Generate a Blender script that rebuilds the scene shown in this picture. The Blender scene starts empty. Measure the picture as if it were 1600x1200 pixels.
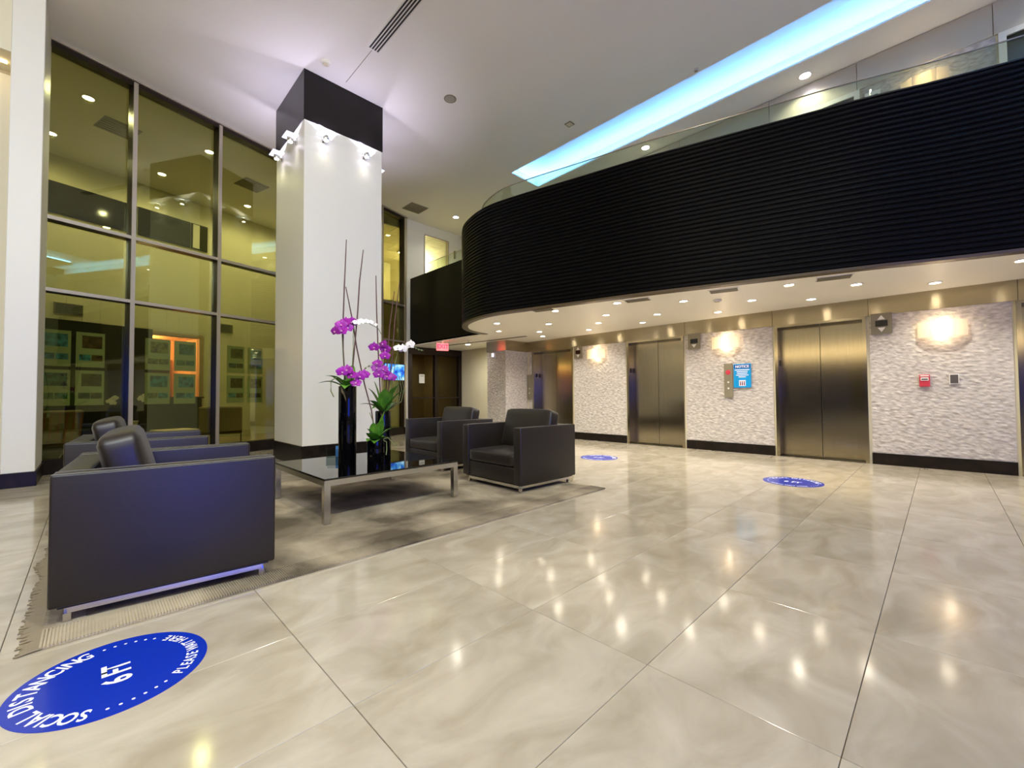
import bpy, bmesh, math, random
from mathutils import Vector, Matrix, noise
random.seed(7)
scene = bpy.context.scene
C = scene.collection

# ------------------------------------------------------------------ camera, world, exposure
CAM_H = 1.062
F_PX = 664.155
PITCH, YAW, ROLL = 0.0275170, 0.7896626, -0.00672406
cam_data = bpy.data.cameras.new('camera')
cam_data.sensor_width = 36.0
cam_data.lens = F_PX / 1600.0 * 36.0
cam_data.clip_start = 0.05
cam_data.clip_end = 200
cam = bpy.data.objects.new('camera', cam_data)
C.objects.link(cam)
_f = Vector((math.cos(YAW) * math.cos(PITCH), math.sin(YAW) * math.cos(PITCH), math.sin(PITCH)))
_r = Vector((math.sin(YAW), -math.cos(YAW), 0))
_u = _r.cross(_f)
_r2 = _r * math.cos(ROLL) + _u * math.sin(ROLL)
_u2 = _u * math.cos(ROLL) - _r * math.sin(ROLL)
cam.matrix_world = Matrix(((_r2.x, _u2.x, -_f.x, 0), (_r2.y, _u2.y, -_f.y, 0), (_r2.z, _u2.z, -_f.z, CAM_H), (0, 0, 0, 1)))
scene.camera = cam

world = bpy.data.worlds.new('night')
scene.world = world
world.use_nodes = True
world.node_tree.nodes['Background'].inputs[0].default_value = (0.010, 0.009, 0.006, 1)
world.node_tree.nodes['Background'].inputs[1].default_value = 1.0

vs = scene.view_settings
vs.view_transform = 'Standard'
vs.look = 'None'
vs.gamma = 1.0
vs.use_curve_mapping = False
vs.exposure = 0.38

# light levels (watts / emission), tuned together
P_SOFFIT = 35.0
P_HALL = 55.0
P_ADDED_SPOT = 500.0
P_COLUMN = 5.0
P_SCONCE = 1.3
E_COVE = 30.0
P_UPPER = 40.0
P_OFFICE = 72.0
WARM = (1.0, 0.84, 0.62)
NEUTRAL = (1.0, 0.945, 0.76)
SOFT = (1.0, 0.955, 0.87)
ADDED_SPOT = (0.80, 0.88, 1.0)
COOL = (0.75, 0.69, 1.0)
BLUE = (0.42, 0.70, 1.0)

# ------------------------------------------------------------------ helpers
def lin(c):
    out = []
    for v in c:
        v = v / 255.0
        out.append(v / 12.92 if v <= 0.04045 else ((v + 0.055) / 1.055) ** 2.4)
    return tuple(out) + (1.0,)

def mat(name, col, rough=0.5, metal=0.0, spec=0.5, emit=None, es=0.0, aniso=0.0, arot=0.0, coat=0.0):
    m = bpy.data.materials.new(name)
    m.use_nodes = True
    b = m.node_tree.nodes['Principled BSDF']
    b.inputs['Base Color'].default_value = lin(col)
    b.inputs['Roughness'].default_value = rough
    b.inputs['Metallic'].default_value = metal
    b.inputs['Specular IOR Level'].default_value = spec
    b.inputs['Coat Weight'].default_value = coat
    if emit is not None:
        b.inputs['Emission Color'].default_value = lin(emit)
        b.inputs['Emission Strength'].default_value = es
    if aniso:
        b.inputs['Anisotropic'].default_value = aniso
        b.inputs['Anisotropic Rotation'].default_value = arot
        t = m.node_tree.nodes.new('ShaderNodeTangent')
        t.direction_type = 'RADIAL'
        t.axis = 'Z'
        m.node_tree.links.new(t.outputs[0], b.inputs['Tangent'])
    return m

def noisy(m, scale=(1, 1, 1), nscale=5.0, detail=5.0, c1=None, c2=None, lo=0.3, hi=0.7, bump=0.0, bdist=0.01, rand=0.0, distort=0.0):
    """mottled colour between c1 and c2 from object-space noise, plus optional fine bump"""
    nt = m.node_tree
    b = nt.nodes['Principled BSDF']
    tc = nt.nodes.new('ShaderNodeTexCoord')
    mp = nt.nodes.new('ShaderNodeMapping')
    mp.inputs['Scale'].default_value = scale
    nz = nt.nodes.new('ShaderNodeTexNoise')
    nz.inputs['Scale'].default_value = nscale
    nz.inputs['Detail'].default_value = detail
    nz.inputs['Distortion'].default_value = distort
    nt.links.new(tc.outputs['Object'], mp.inputs['Vector'])
    if rand:
        oi = nt.nodes.new('ShaderNodeObjectInfo')
        mul = nt.nodes.new('ShaderNodeMath')
        mul.operation = 'MULTIPLY'
        mul.inputs[1].default_value = 50.0
        nt.links.new(oi.outputs['Random'], mul.inputs[0])
        cb = nt.nodes.new('ShaderNodeCombineXYZ')
        nt.links.new(mul.outputs[0], cb.inputs[0])
        nt.links.new(mul.outputs[0], cb.inputs[2])
        nt.links.new(cb.outputs[0], mp.inputs['Location'])
    nt.links.new(mp.outputs['Vector'], nz.inputs['Vector'])
    if c1 is not None:
        r = nt.nodes.new('ShaderNodeValToRGB')
        r.color_ramp.elements[0].position = lo
        r.color_ramp.elements[1].position = hi
        r.color_ramp.elements[0].color = lin(c1)
        r.color_ramp.elements[1].color = lin(c2)
        nt.links.new(nz.outputs['Fac'], r.inputs['Fac'])
        out = r.outputs['Color']
        if rand:
            hs = nt.nodes.new('ShaderNodeHueSaturation')
            mr = nt.nodes.new('ShaderNodeMapRange')
            mr.inputs['To Min'].default_value = 1.0 - rand
            mr.inputs['To Max'].default_value = 1.0 + rand
            nt.links.new(oi.outputs['Random'], mr.inputs['Value'])
            nt.links.new(mr.outputs[0], hs.inputs['Value'])
            nt.links.new(out, hs.inputs['Color'])
            out = hs.outputs['Color']
        nt.links.new(out, b.inputs['Base Color'])
    if bump:
        bp = nt.nodes.new('ShaderNodeBump')
        bp.inputs['Strength'].default_value = bump
        bp.inputs['Distance'].default_value = bdist
        nt.links.new(nz.outputs['Fac'], bp.inputs['Height'])
        nt.links.new(bp.outputs['Normal'], b.inputs['Normal'])
    return m

def glass(name, tint, refl, rcol=(255, 255, 255), rough=0.0):
    m = bpy.data.materials.new(name)
    m.use_nodes = True
    nt = m.node_tree
    nt.nodes.clear()
    o = nt.nodes.new('ShaderNodeOutputMaterial')
    mx = nt.nodes.new('ShaderNodeMixShader')
    tr = nt.nodes.new('ShaderNodeBsdfTransparent')
    gl = nt.nodes.new('ShaderNodeBsdfGlossy')
    tr.inputs['Color'].default_value = lin(tint)
    gl.inputs['Color'].default_value = lin(rcol)
    gl.inputs['Roughness'].default_value = rough
    mx.inputs['Fac'].default_value = refl
    nt.links.new(tr.outputs[0], mx.inputs[1])
    nt.links.new(gl.outputs[0], mx.inputs[2])
    nt.links.new(mx.outputs[0], o.inputs['Surface'])
    return m

class MB:
    """collects boxes / prisms / tubes into one mesh"""
    def __init__(s):
        s.v = []
        s.f = []
    def box(s, x0, x1, y0, y1, z0, z1, M=None):
        b = len(s.v)
        p = [(x0, y0, z0), (x1, y0, z0), (x1, y1, z0), (x0, y1, z0), (x0, y0, z1), (x1, y0, z1), (x1, y1, z1), (x0, y1, z1)]
        s.v += [tuple(M @ Vector(q)) if M else q for q in p]
        s.f += [tuple(b + i for i in q) for q in ((3, 2, 1, 0), (4, 5, 6, 7), (0, 1, 5, 4), (1, 2, 6, 5), (2, 3, 7, 6), (3, 0, 4, 7))]
        return s
    def tube(s, pts, rad, n=6):
        pts = [Vector(p) for p in pts]
        if not isinstance(rad, (list, tuple)):
            rad = [rad] * len(pts)
        b = len(s.v)
        for i, p in enumerate(pts):
            d = (pts[min(i + 1, len(pts) - 1)] - pts[max(i - 1, 0)]).normalized()
            a = d.orthogonal().normalized()
            if abs(d.z) < 0.95:
                a = d.cross(Vector((0, 0, 1))).normalized()
            c = d.cross(a)
            for k in range(n):
                t = 2 * math.pi * k / n
                s.v.append(tuple(p + (a * math.cos(t) + c * math.sin(t)) * rad[i]))
        for i in range(len(pts) - 1):
            for k in range(n):
                s.f.append((b + i * n + k, b + i * n + (k + 1) % n, b + (i + 1) * n + (k + 1) % n, b + (i + 1) * n + k))
        s.f.append(tuple(b + k for k in range(n))[::-1])
        s.f.append(tuple(b + (len(pts) - 1) * n + k for k in range(n)))
        return s
    def lathe(s, prof, cx=0, cy=0, n=24, M=None):
        """prof: list of (r, z); closed with caps when r>0 at ends"""
        b = len(s.v)
        for (r, z) in prof:
            for k in range(n):
                t = 2 * math.pi * k / n
                q = (cx + r * math.cos(t), cy + r * math.sin(t), z)
                s.v.append(tuple(M @ Vector(q)) if M else q)
        for i in range(len(prof) - 1):
            for k in range(n):
                s.f.append((b + i * n + k, b + i * n + (k + 1) % n, b + (i + 1) * n + (k + 1) % n, b + (i + 1) * n + k))
        s.f.append(tuple(b + k for k in range(n))[::-1])
        s.f.append(tuple(b + (len(prof) - 1) * n + k for k in range(n)))
        return s
    def poly(s, pts, z0, z1):
        """vertical prism over plan polygon"""
        b = len(s.v)
        n = len(pts)
        s.v += [(x, y, z0) for x, y in pts] + [(x, y, z1) for x, y in pts]
        s.f.append(tuple(b + i for i in range(n))[::-1])
        s.f.append(tuple(b + n + i for i in range(n)))
        for i in range(n):
            j = (i + 1) % n
            s.f.append((b + i, b + j, b + n + j, b + n + i))
        return s
    def mesh(s, name):
        me = bpy.data.meshes.new(name)
        me.from_pydata(s.v, [], s.f)
        me.update()
        bm = bmesh.new()
        bm.from_mesh(me)
        bmesh.ops.recalc_face_normals(bm, faces=bm.faces)
        bm.to_mesh(me)
        bm.free()
        return me
    def build(s, name, m, parent=None, smooth=False):
        return ob(name, s.mesh(name), m, parent, smooth)

def ob(name, me, m=None, parent=None, smooth=False, loc=None, rot=None):
    o = bpy.data.objects.new(name, me)
    C.objects.link(o)
    if m is not None and me is not None and len(me.materials) == 0:
        me.materials.append(m)
    if parent is not None:
        o.parent = parent
    if smooth:
        for p in me.polygons:
            p.use_smooth = True
    if loc:
        o.location = loc
    if rot:
        o.rotation_euler = rot
    return o

def rbox_mesh(name, x0, x1, y0, y1, z0, z1, r=0.01, seg=2, puff=0.0):
    bm = bmesh.new()
    bmesh.ops.create_cube(bm, size=1.0)
    for v in bm.verts:
        v.co = Vector(((x0 + x1) / 2 + v.co.x * (x1 - x0), (y0 + y1) / 2 + v.co.y * (y1 - y0), (z0 + z1) / 2 + v.co.z * (z1 - z0)))
    if puff:
        bmesh.ops.subdivide_edges(bm, edges=bm.edges[:], cuts=11, use_grid_fill=True)
        c = Vector(((x0 + x1) / 2, (y0 + y1) / 2, (z0 + z1) / 2))
        h = Vector(((x1 - x0) / 2, (y1 - y0) / 2, (z1 - z0) / 2))
        for v in bm.verts:
            p = v.co - c
            w = [1 - (p[k] / h[k]) ** 2 for k in range(3)]
            a = [p[k] / h[k] for k in range(3)]
            q = Vector([max(-(h[k] - r), min(h[k] - r, p[k])) for k in range(3)])
            d = p - q
            if d.length > 1e-6:
                # direction in the corner region, rounded
                p = q + d.normalized() * r if sum(1 for k in range(3) if abs(d[k]) > 1e-6) > 1 else p
            for k in range(3):
                i1, i2 = (k + 1) % 3, (k + 2) % 3
                p[k] += puff * a[k] * (max(0, w[i1]) * max(0, w[i2])) ** 0.6
            v.co = c + p
    else:
        bmesh.ops.bevel(bm, geom=bm.edges[:], offset=r, segments=seg, affect='EDGES', profile=0.5)
    bmesh.ops.recalc_face_normals(bm, faces=bm.faces)
    me = bpy.data.meshes.new(name)
    bm.to_mesh(me)
    bm.free()
    return me

def thing(name, label, cat, loc=(0, 0, 0), rotz=0.0, group=None):
    o = bpy.data.objects.new(name, None)
    C.objects.link(o)
    o.empty_display_size = 0.1
    o.location = loc
    o.rotation_euler = (0, 0, rotz)
    o['label'] = label
    o['category'] = cat
    if group:
        o['group'] = group
    return o

def tag(o, label, cat, group=None):
    o['label'] = label
    o['category'] = cat
    if group:
        o['group'] = group
    return o

def struct(o, label=None):
    o['kind'] = 'structure'
    if label:
        o['label'] = label
    return o

def sempty(name, label=None, loc=(0, 0, 0)):
    o = bpy.data.objects.new(name, None)
    C.objects.link(o)
    o.location = loc
    return struct(o, label)

def copy_tree(o, parent=None):
    c = o.copy()
    C.objects.link(c)
    if parent:
        c.parent = parent
    for ch in [q for q in o.children]:
        copy_tree(ch, c)
    return c

def lamp(kind, power, color, loc, parent=None, radius=0.04, rot=None, angle=None, blend=0.5, name='bulb'):
    d = bpy.data.lights.new(name, kind)
    d.energy = power
    d.color = color
    d.shadow_soft_size = radius
    if kind == 'SPOT':
        d.spot_size = angle
        d.spot_blend = blend
    o = bpy.data.objects.new(name, d)
    C.objects.link(o)
    o.location = loc
    if rot:
        o.rotation_euler = rot
    if parent:
        o.parent = parent
    return o

def text_mesh(body, size=1.0, extrude=0.0, bold=0.0, align='CENTER'):
    cu = bpy.data.curves.new('lettering', 'FONT')
    cu.body = body
    cu.size = size
    cu.extrude = extrude
    cu.offset = bold
    cu.align_x = align
    cu.align_y = 'CENTER'
    cu.resolution_u = 3
    o = bpy.data.objects.new('lettering', cu)
    C.objects.link(o)
    dg = bpy.context.evaluated_depsgraph_get()
    me = bpy.data.meshes.new_from_object(o.evaluated_get(dg))
    bpy.data.objects.remove(o)
    me.materials.clear()
    return me

def join_meshes(items, name):
    """items: list of (mesh, matrix) -> one mesh"""
    v, f = [], []
    for me, M in items:
        b = len(v)
        v += [tuple(M @ q.co) for q in me.vertices]
        f += [tuple(b + i for i in p.vertices) for p in me.polygons]
    out = bpy.data.meshes.new(name)
    out.from_pydata(v, [], f)
    out.update()
    return out

def R(d):
    return math.radians(d)

# ------------------------------------------------------------------ materials
M = {}
M['ceiling'] = mat('ceiling_paint', (248, 244, 233), 0.7)
M['white_paint'] = mat('white_paint', (224, 221, 208), 0.45)
M['cream'] = mat('cream_paint', (219, 211, 180), 0.6)
M['soffit'] = mat('soffit_paint', (245, 240, 226), 0.4)
M['grout'] = mat('grout', (142, 126, 100), 0.6)
M['tile'] = noisy(mat('marble_tile', (205, 190, 160), 0.11, spec=0.55), (1.0, 1.6, 1), 2.6, 8, (163, 152, 130), (194, 184, 164), 0.3, 0.72, rand=0.05, distort=0.9)
M['black_base'] = noisy(mat('black_stone', (26, 20, 16), 0.3, spec=0.25), (1, 1, 1), 9, 6, (14, 11, 9), (34, 26, 21))
M['band'] = mat('black_cladding', (18, 15, 14), 0.3, spec=0.3)
M['plain'] = mat('matt_black_cladding', (6, 6, 6), 0.55, spec=0.15)
M['rib'] = mat('black_ribbed_cladding', (3, 3, 4), 0.42, spec=0.14)
M['lip'] = mat('bronze_lip', (104, 92, 74), 0.35, 0.7)
M['steel'] = noisy(mat('brushed_steel', (178, 168, 145), 0.19, 1.0, aniso=0.9), (1, 60, 0.6), 6, 3, (166, 155, 130), (184, 174, 150))
M['steel_band'] = noisy(mat('brushed_steel_header', (170, 158, 132), 0.23, 1.0, aniso=0.95, arot=0.25), (1, 0.6, 60), 6, 3, (172, 161, 138), (188, 177, 154))
M['steel_dark'] = mat('dark_steel', (70, 64, 50), 0.35, 1.0)  # darker steel of the sills and upper doors
M['chrome'] = mat('chrome', (208, 206, 200), 0.22, 1.0)
M['alu'] = mat('mullion_cap', (186, 176, 160), 0.4, 0.7)
M['bronze'] = mat('dark_bronze', (36, 25, 18), 0.35, 0.3)
M['stone'] = noisy(mat('split_stone', (214, 200, 176), 0.75), (1, 1, 2.4), 14, 6, (164, 156, 145), (206, 199, 188), 0.3, 0.65, bump=0.5, bdist=0.01)
M['rug'] = noisy(mat('worn_rug', (120, 108, 86), 0.95, spec=0.1), (1, 1, 1), 1.5, 10, (94, 85, 70), (182, 169, 144), 0.36, 0.64, distort=0.4)
M['rug_rib'] = mat('rug_rib', (138, 124, 98), 0.95, spec=0.1)
M['fringe'] = mat('rug_fringe', (134, 122, 98), 0.95, spec=0.1)
M['leather'] = noisy(mat('dark_leather', (44, 34, 30), 0.42, spec=0.55), (1, 1, 1), 90, 4, (22, 16, 12), (32, 24, 18), bump=0.06, bdist=0.002)
for _m in ('leather',):
    _b = M[_m].node_tree.nodes['Principled BSDF']
    _b.inputs['Sheen Weight'].default_value = 0.10
    _b.inputs['Sheen Roughness'].default_value = 0.35
    _b.inputs['Sheen Tint'].default_value = (0.9, 0.84, 0.74, 1)
M['black_glass'] = mat('black_glass', (6, 6, 8), 0.02, spec=0.9)
M['vase'] = mat('black_glazed', (3, 3, 5), 0.05, spec=0.28)
M['win_glass'] = glass('tinted_window_glass', (220, 221, 187), 0.085, (235, 245, 205))
M['door_glass'] = glass('bronze_door_glass', (120, 100, 58), 0.07, (230, 210, 160))
M['rail_glass'] = glass('guard_glass', (238, 243, 234), 0.06, (240, 255, 240))
M['acrylic'] = glass('acrylic', (235, 240, 240), 0.05)
M['frost'] = mat('frosted_glass', (235, 238, 240), 0.3, emit=(226, 226, 255), es=1.3)
M['blue'] = mat('blue_vinyl', (4, 44, 168), 0.25)
M['white_vinyl'] = mat('white_vinyl', (238, 240, 246), 0.3)
M['red'] = mat('red_plastic', (196, 54, 70), 0.35)
M['white_plastic'] = mat('white_plastic', (232, 228, 216), 0.35)
M['black_plastic'] = mat('black_plastic', (14, 10, 10), 0.3)
M['grille'] = mat('grille_grey', (132, 124, 100), 0.5)
M['grille_dark'] = mat('grille_dark', (38, 34, 34), 0.7)
M['led'] = mat('led_strip', (220, 235, 255), 0.5, emit=(98, 172, 255), es=E_COVE)
M['lens'] = mat('lamp_lens', (255, 245, 225), 0.5, emit=(255, 240, 214), es=34.0)
M['lens_cool'] = mat('lamp_lens_cool', (245, 240, 255), 0.5, emit=(240, 232, 255), es=18.0)
M['lens_warm'] = mat('sconce_bulb', (255, 240, 205), 0.5, emit=(255, 226, 172), es=6.0)
M['strip'] = mat('warm_strip', (255, 240, 210), 0.5, emit=(255, 230, 178), es=3.2)
M['fill'] = noisy(mat('fill_glow', (10, 20, 60), 0.3, emit=(60, 86, 255), es=7.5), (1, 1, 1), 1.2, 3)  # blue glow of the added wall behind the camera
M['exit'] = mat('exit_red', (235, 30, 50), 0.4, emit=(255, 40, 62), es=2.4)
M['exit_face'] = mat('exit_face', (250, 150, 150), 0.4, emit=(255, 120, 120), es=0.9)
M['purple'] = noisy(mat('orchid_purple', (160, 14, 160), 0.5), (1, 1, 1), 30, 3, (128, 4, 134), (172, 22, 168))
M['orchid_white'] = mat('orchid_white', (244, 240, 236), 0.5)
M['lip_pink'] = mat('orchid_lip', (214, 150, 190), 0.5)
M['leaf'] = noisy(mat('orchid_leaf', (70, 124, 34), 0.35), (1, 1, 1), 14, 3, (56, 112, 28), (104, 158, 48))
M['stem'] = mat('orchid_stem', (84, 52, 42), 0.6)
M['root'] = mat('orchid_root', (108, 118, 74), 0.6)
M['paper'] = mat('paper', (206, 208, 196), 0.6)
M['wood'] = mat('warm_wood', (142, 84, 44), 0.5)
M['orange'] = mat('orange_paint', (236, 186, 140), 0.6)
M['dark_panel'] = mat('charcoal_panel', (46, 42, 34), 0.55)
M['black_panel'] = mat('black_panel', (16, 13, 9), 0.5)
M['olive'] = mat('office_chair_fabric', (122, 104, 52), 0.7)
M['grey_floor'] = mat('office_floor', (150, 140, 110), 0.5)
M['dark_glass'] = mat('dark_ribbon_glass', (18, 18, 14), 0.08, spec=0.7)

# ------------------------------------------------------------------ plant helpers
def petal_flower(name, m, parent, pos, size, face):
    """phalaenopsis bloom: three sepals, two wide petals, lip"""
    mm = MB()
    def petal(ang, L, W, cup):
        n = 6
        b = len(mm.v)
        ca, sa = math.cos(ang), math.sin(ang)
        ring = []
        for k in range(n + 1):
            t = k / n
            w = W * math.sin(math.pi * (0.08 + 0.92 * t) ** 0.8) if t < 1 else 0.0
            for s in (-1, 0, 1):
                u, q = L * t, s * w
                z = cup * t * t * L + (0.12 * L if s == 0 else 0.0) * math.sin(math.pi * t)
                mm.v.append((u * ca - q * sa, u * sa + q * ca, z))
        for k in range(n):
            for s in range(2):
                a = b + k * 3 + s
                mm.f.append((a, a + 1, a + 4, a + 3))
    S = size
    petal(R(90), S * 0.95, S * 0.36, 0.0)
    petal(R(-35), S * 0.9, S * 0.34, -0.05)
    petal(R(215), S * 0.9, S * 0.34, -0.05)
    petal(R(8), S * 1.0, S * 0.60, 0.12)
    petal(R(172), S * 1.0, S * 0.60, 0.12)
    me = bpy.data.meshes.new(name)
    me.from_pydata(mm.v, [], mm.f)
    me.update()
    d = Vector(face).normalized()
    up = Vector((0, 0, 1))
    x_ = up.cross(d).normalized()
    y_ = d.cross(x_)
    Mx = Matrix(((x_.x, y_.x, d.x), (x_.y, y_.y, d.y), (x_.z, y_.z, d.z))).to_4x4()
    me.transform(Matrix.Translation(pos) @ Mx)
    o = ob(name, me, m, parent, True)
    lp = MB().lathe([(0.02 * S, 0), (0.14 * S, 0.12 * S), (0.16 * S, 0.25 * S), (0.05 * S, 0.34 * S)], 0, -0.12 * S, 8)
    l2 = lp.mesh('lip')
    l2.transform(Matrix.Translation(pos) @ Mx)
    ob('lip', l2, M['lip_pink'] if m != M['orchid_white'] else M['orchid_white'], o, True)
    return o
def leaf(parent, base, tip, width, droop=0.05, m=None, side=None):
    b, t = Vector(base), Vector(tip)
    d = t - b
    n = 8
    sd = Vector(side) if side else d.cross(Vector((0, 0, 1)))
    if sd.length < 1e-4:
        sd = Vector((1, 0, 0))
    sd.normalize()
    up = sd.cross(d).normalized()
    v, f = [], []
    for k in range(n + 1):
        u = k / n
        p = b + d * u + Vector((0, 0, 1)) * droop * math.sin(math.pi * u)
        w = width * (math.sin(math.pi * (0.06 + 0.94 * u) ** 0.75) if k < n else 0.0)
        for s in (-1, 0, 1):
            v.append(tuple(p + sd * s * w + up * (-0.25 * w if s == 0 else 0.0)))
        for s in (-1, 0, 1):
            v.append(tuple(p + sd * s * w * 0.98 + up * ((-0.25 * w if s == 0 else 0.0) - 0.002)))
    for k in range(n):
        a = k * 6
        for s in range(2):
            f.append((a + s, a + s + 1, a + s + 7, a + s + 6))
            f.append((a + s + 9, a + s + 10, a + s + 4, a + s + 3))
    me = bpy.data.meshes.new('leaf')
    me.from_pydata(v, [], f)
    me.update()
    return ob('leaf', me, m or M['leaf'], parent, True)
# ------------------------------------------------------------------ window-wall frame of reference
PW = Vector((-0.523, 8.863, 0))
RW = Vector((0.9637, 0.2669, 0)).normalized()
NW = Vector((-RW.y, RW.x, 0))           # points outwards, into the office
MW = Matrix(((RW.x, NW.x, 0, PW.x), (RW.y, NW.y, 0, PW.y), (0, 0, 1, 0), (0, 0, 0, 1)))
CEIL = 6.2
XE = 8.40                                # elevator wall
SOF = 2.50                               # soffit under the mezzanine
YF = 10.75                               # far wall

# ------------------------------------------------------------------ floor
floor = MB().box(-7, 10, -6, 17, -0.35, -0.032).build('floor', M['grout'])
struct(floor, 'polished cream marble floor laid in a straight grid')
TX, TY, OX, OY = 0.914, 0.6096, 0.659, 0.231
tile_me = rbox_mesh('tile', -TX / 2 + 0.0011, TX / 2 - 0.0011, -TY / 2 + 0.0011, TY / 2 - 0.0011, -0.03, 0.0, 0.0015, 1)
tile_me.materials.append(M['tile'])
cells = []
for i in range(-9, 10):
    for j in range(-11, 19):
        cx, cy = OX + (i + 0.5) * TX, OY + (j + 0.5) * TY
        if cx > XE + 0.45 or cx < -6.5:
            continue
        d = (Vector((cx, cy, 0)) - PW).dot(NW)
        if d > 0.35 or cy > YF + 0.3:
            continue
        v = Vector((cx, cy, -CAM_H))
        z = v.dot(_f)
        seen = 0
        if z > 0.05:
            px = 800 + F_PX * v.dot(_r2) / z
            py = 600 - F_PX * v.dot(_u2) / z
            seen = 1 if (-350 < px < 1950 and py < 1500) else 0
        cells.append((-seen, v.length, cx, cy))
cells.sort()
rest = MB()
for k, (s, dd, cx, cy) in enumerate(cells):
    if k < 300:
        ob('tile', tile_me, None, floor, loc=(cx, cy, 0))
    else:
        rest.box(cx - TX / 2 + 0.0011, cx + TX / 2 - 0.0011, cy - TY / 2 + 0.0011, cy + TY / 2 - 0.0011, -0.03, 0.0)
if rest.v:
    o = rest.build('tile_field', M['tile'], floor)
    o['kind'] = 'stuff'
ofl = MB().box(-3, 9.5, 0.03, 5, -0.03, -0.001, MW).build('floor_office', M['grey_floor'])
struct(ofl, 'pale floor of the office behind the tall window')

# ------------------------------------------------------------------ ceiling with LED cove recess
CX0, CX1, CY1 = 6.82, 7.75, 6.86
m = MB()
m.box(-7, CX0, -2.2, 17, CEIL, CEIL + 0.9)
m.box(-7, CX0, -6, -3.4, CEIL, CEIL + 0.9)
m.box(CX0, CX1 + 0.25, CY1 + 0.25, 17, CEIL, CEIL + 0.9)
m.box(CX0, CX1 + 0.25, CY1, CY1 + 0.25, CEIL, CEIL + 0.03)
m.box(CX1, CX1 + 0.25, -6, CY1, CEIL, CEIL + 0.03)
m.box(CX1 + 0.25, 10, -6, 17, CEIL, CEIL + 0.9)
m.box(CX0, CX1 + 0.25, -6, CY1 + 0.25, CEIL + 0.33, CEIL + 0.9)
m.box(-7, CX0, -3.4, -2.2, CEIL + 0.33, CEIL + 0.9)
m.box(-7, CX0, -3.6, -3.4, CEIL, CEIL + 0.03)
ceil = m.build('ceiling', M['ceiling'])
struct(ceil, 'plain off-white ceiling with a long blue-lit recess')
cv = thing('cove_light', 'long blue-white LED cove recessed in the ceiling above the mezzanine', 'cove light', (CX1, 0, CEIL))
MB().box(0.08, 0.11, -5.8, CY1 + 0.08, 0.035, 0.055).build('led_strip', M['led'], cv)
MB().box(CX0 - CX1 + 0.05, 0.08, CY1 + 0.08, CY1 + 0.11, 0.035, 0.055).build('led_strip', M['led'], cv)
cv2 = thing('cove_light', 'added unseen blue-white LED cove above the entrance side of the lobby', 'cove light', (0, -3.4, CEIL))  # added out of view for the bluish light from behind
MB().box(-6.5, CX0 - 0.1, 0.02, 0.05, 0.035, 0.055).build('led_strip', M['led'], cv2)

# ------------------------------------------------------------------ outer walls of the lobby (behind the camera)
struct(MB().box(-7.2, -7, -6, 17, 0, CEIL).build('wall_west', M['cream']), 'cream wall on the entrance side')
struct(MB().box(-7, 10, -6.2, -6, 0, CEIL).build('wall_south', M['cream']), 'cream wall opposite the tall window')
# entrance side: dark storefront with a lit header; also an added, unseen blue video wall opposite the window
w4 = sempty('window_4', 'dark night-time storefront on the entrance side')
for k in range(7):
    y0 = -5.4 + k * 1.9
    MB().box(-7.0, -6.97, y0 + 0.03, y0 + 1.87, 0.1, 2.55).build('pane', M['dark_glass'], w4)
    MB().box(-7.0, -6.94, y0 - 0.03, y0 + 0.03, 0.0, 2.6).build('mullion', M['bronze'], w4)
MB().box(-7.0, -6.90, -5.43, 7.93, 2.6, 2.72).build('header', M['bronze'], w4)
sl = thing('strip_light', 'long warm strip light along the header above the storefront', 'strip light', (-6.88, 1.2, 2.72))
MB().box(-0.06, 0.0, -6.6, 6.6, 0.03, 0.40).build('diffuser', M['strip'], sl)
MB().box(-0.1, 0.02, -6.62, 6.62, 0.0, 0.03).build('tray', M['alu'], sl)
vw = thing('fill_wall', 'added unseen blue video wall on the wall opposite the tall window', 'screen', (0.5, -5.98, 0.6))  # added glowing wall, out of view, for blue sheen on chair and vases
MB().box(-1.9, 1.9, 0.0, 0.06, 0.0, 2.2).build('casing', M['black_plastic'], vw)
for i in range(3):
    for j in range(3):
        MB().box(-1.89 + i * 1.262, -1.89 + i * 1.262 + 1.256, 0.06, 0.07, 0.01 + j * 0.728, 0.01 + j * 0.728 + 0.722).build('fill_panel', M['fill'], vw)
# side wall left of the pillar with the warm niche
wl = MB()
wl.box(-7, -0.745, 8.35, 8.5, 0, CEIL)
wl.box(-7, -0.745, 7.83, 8.35, 5.27, CEIL)
struct(wl.build('wall_left', M['cream']), 'cream wall set back left of the white pillar, washed by warm light')
struct(MB().box(-7, -0.745, 8.33, 8.35, 0, 0.18).build('baseboard_left', M['black_base']))
nl = thing('strip_light', 'warm strip light tucked under the header left of the white pillar', 'strip light', (-1.4, 8.1, 5.25))
MB().box(-0.8, 0.6, -0.02, 0.02, 0.0, 0.02).build('led_strip', M['lens_warm'], nl)

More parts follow.
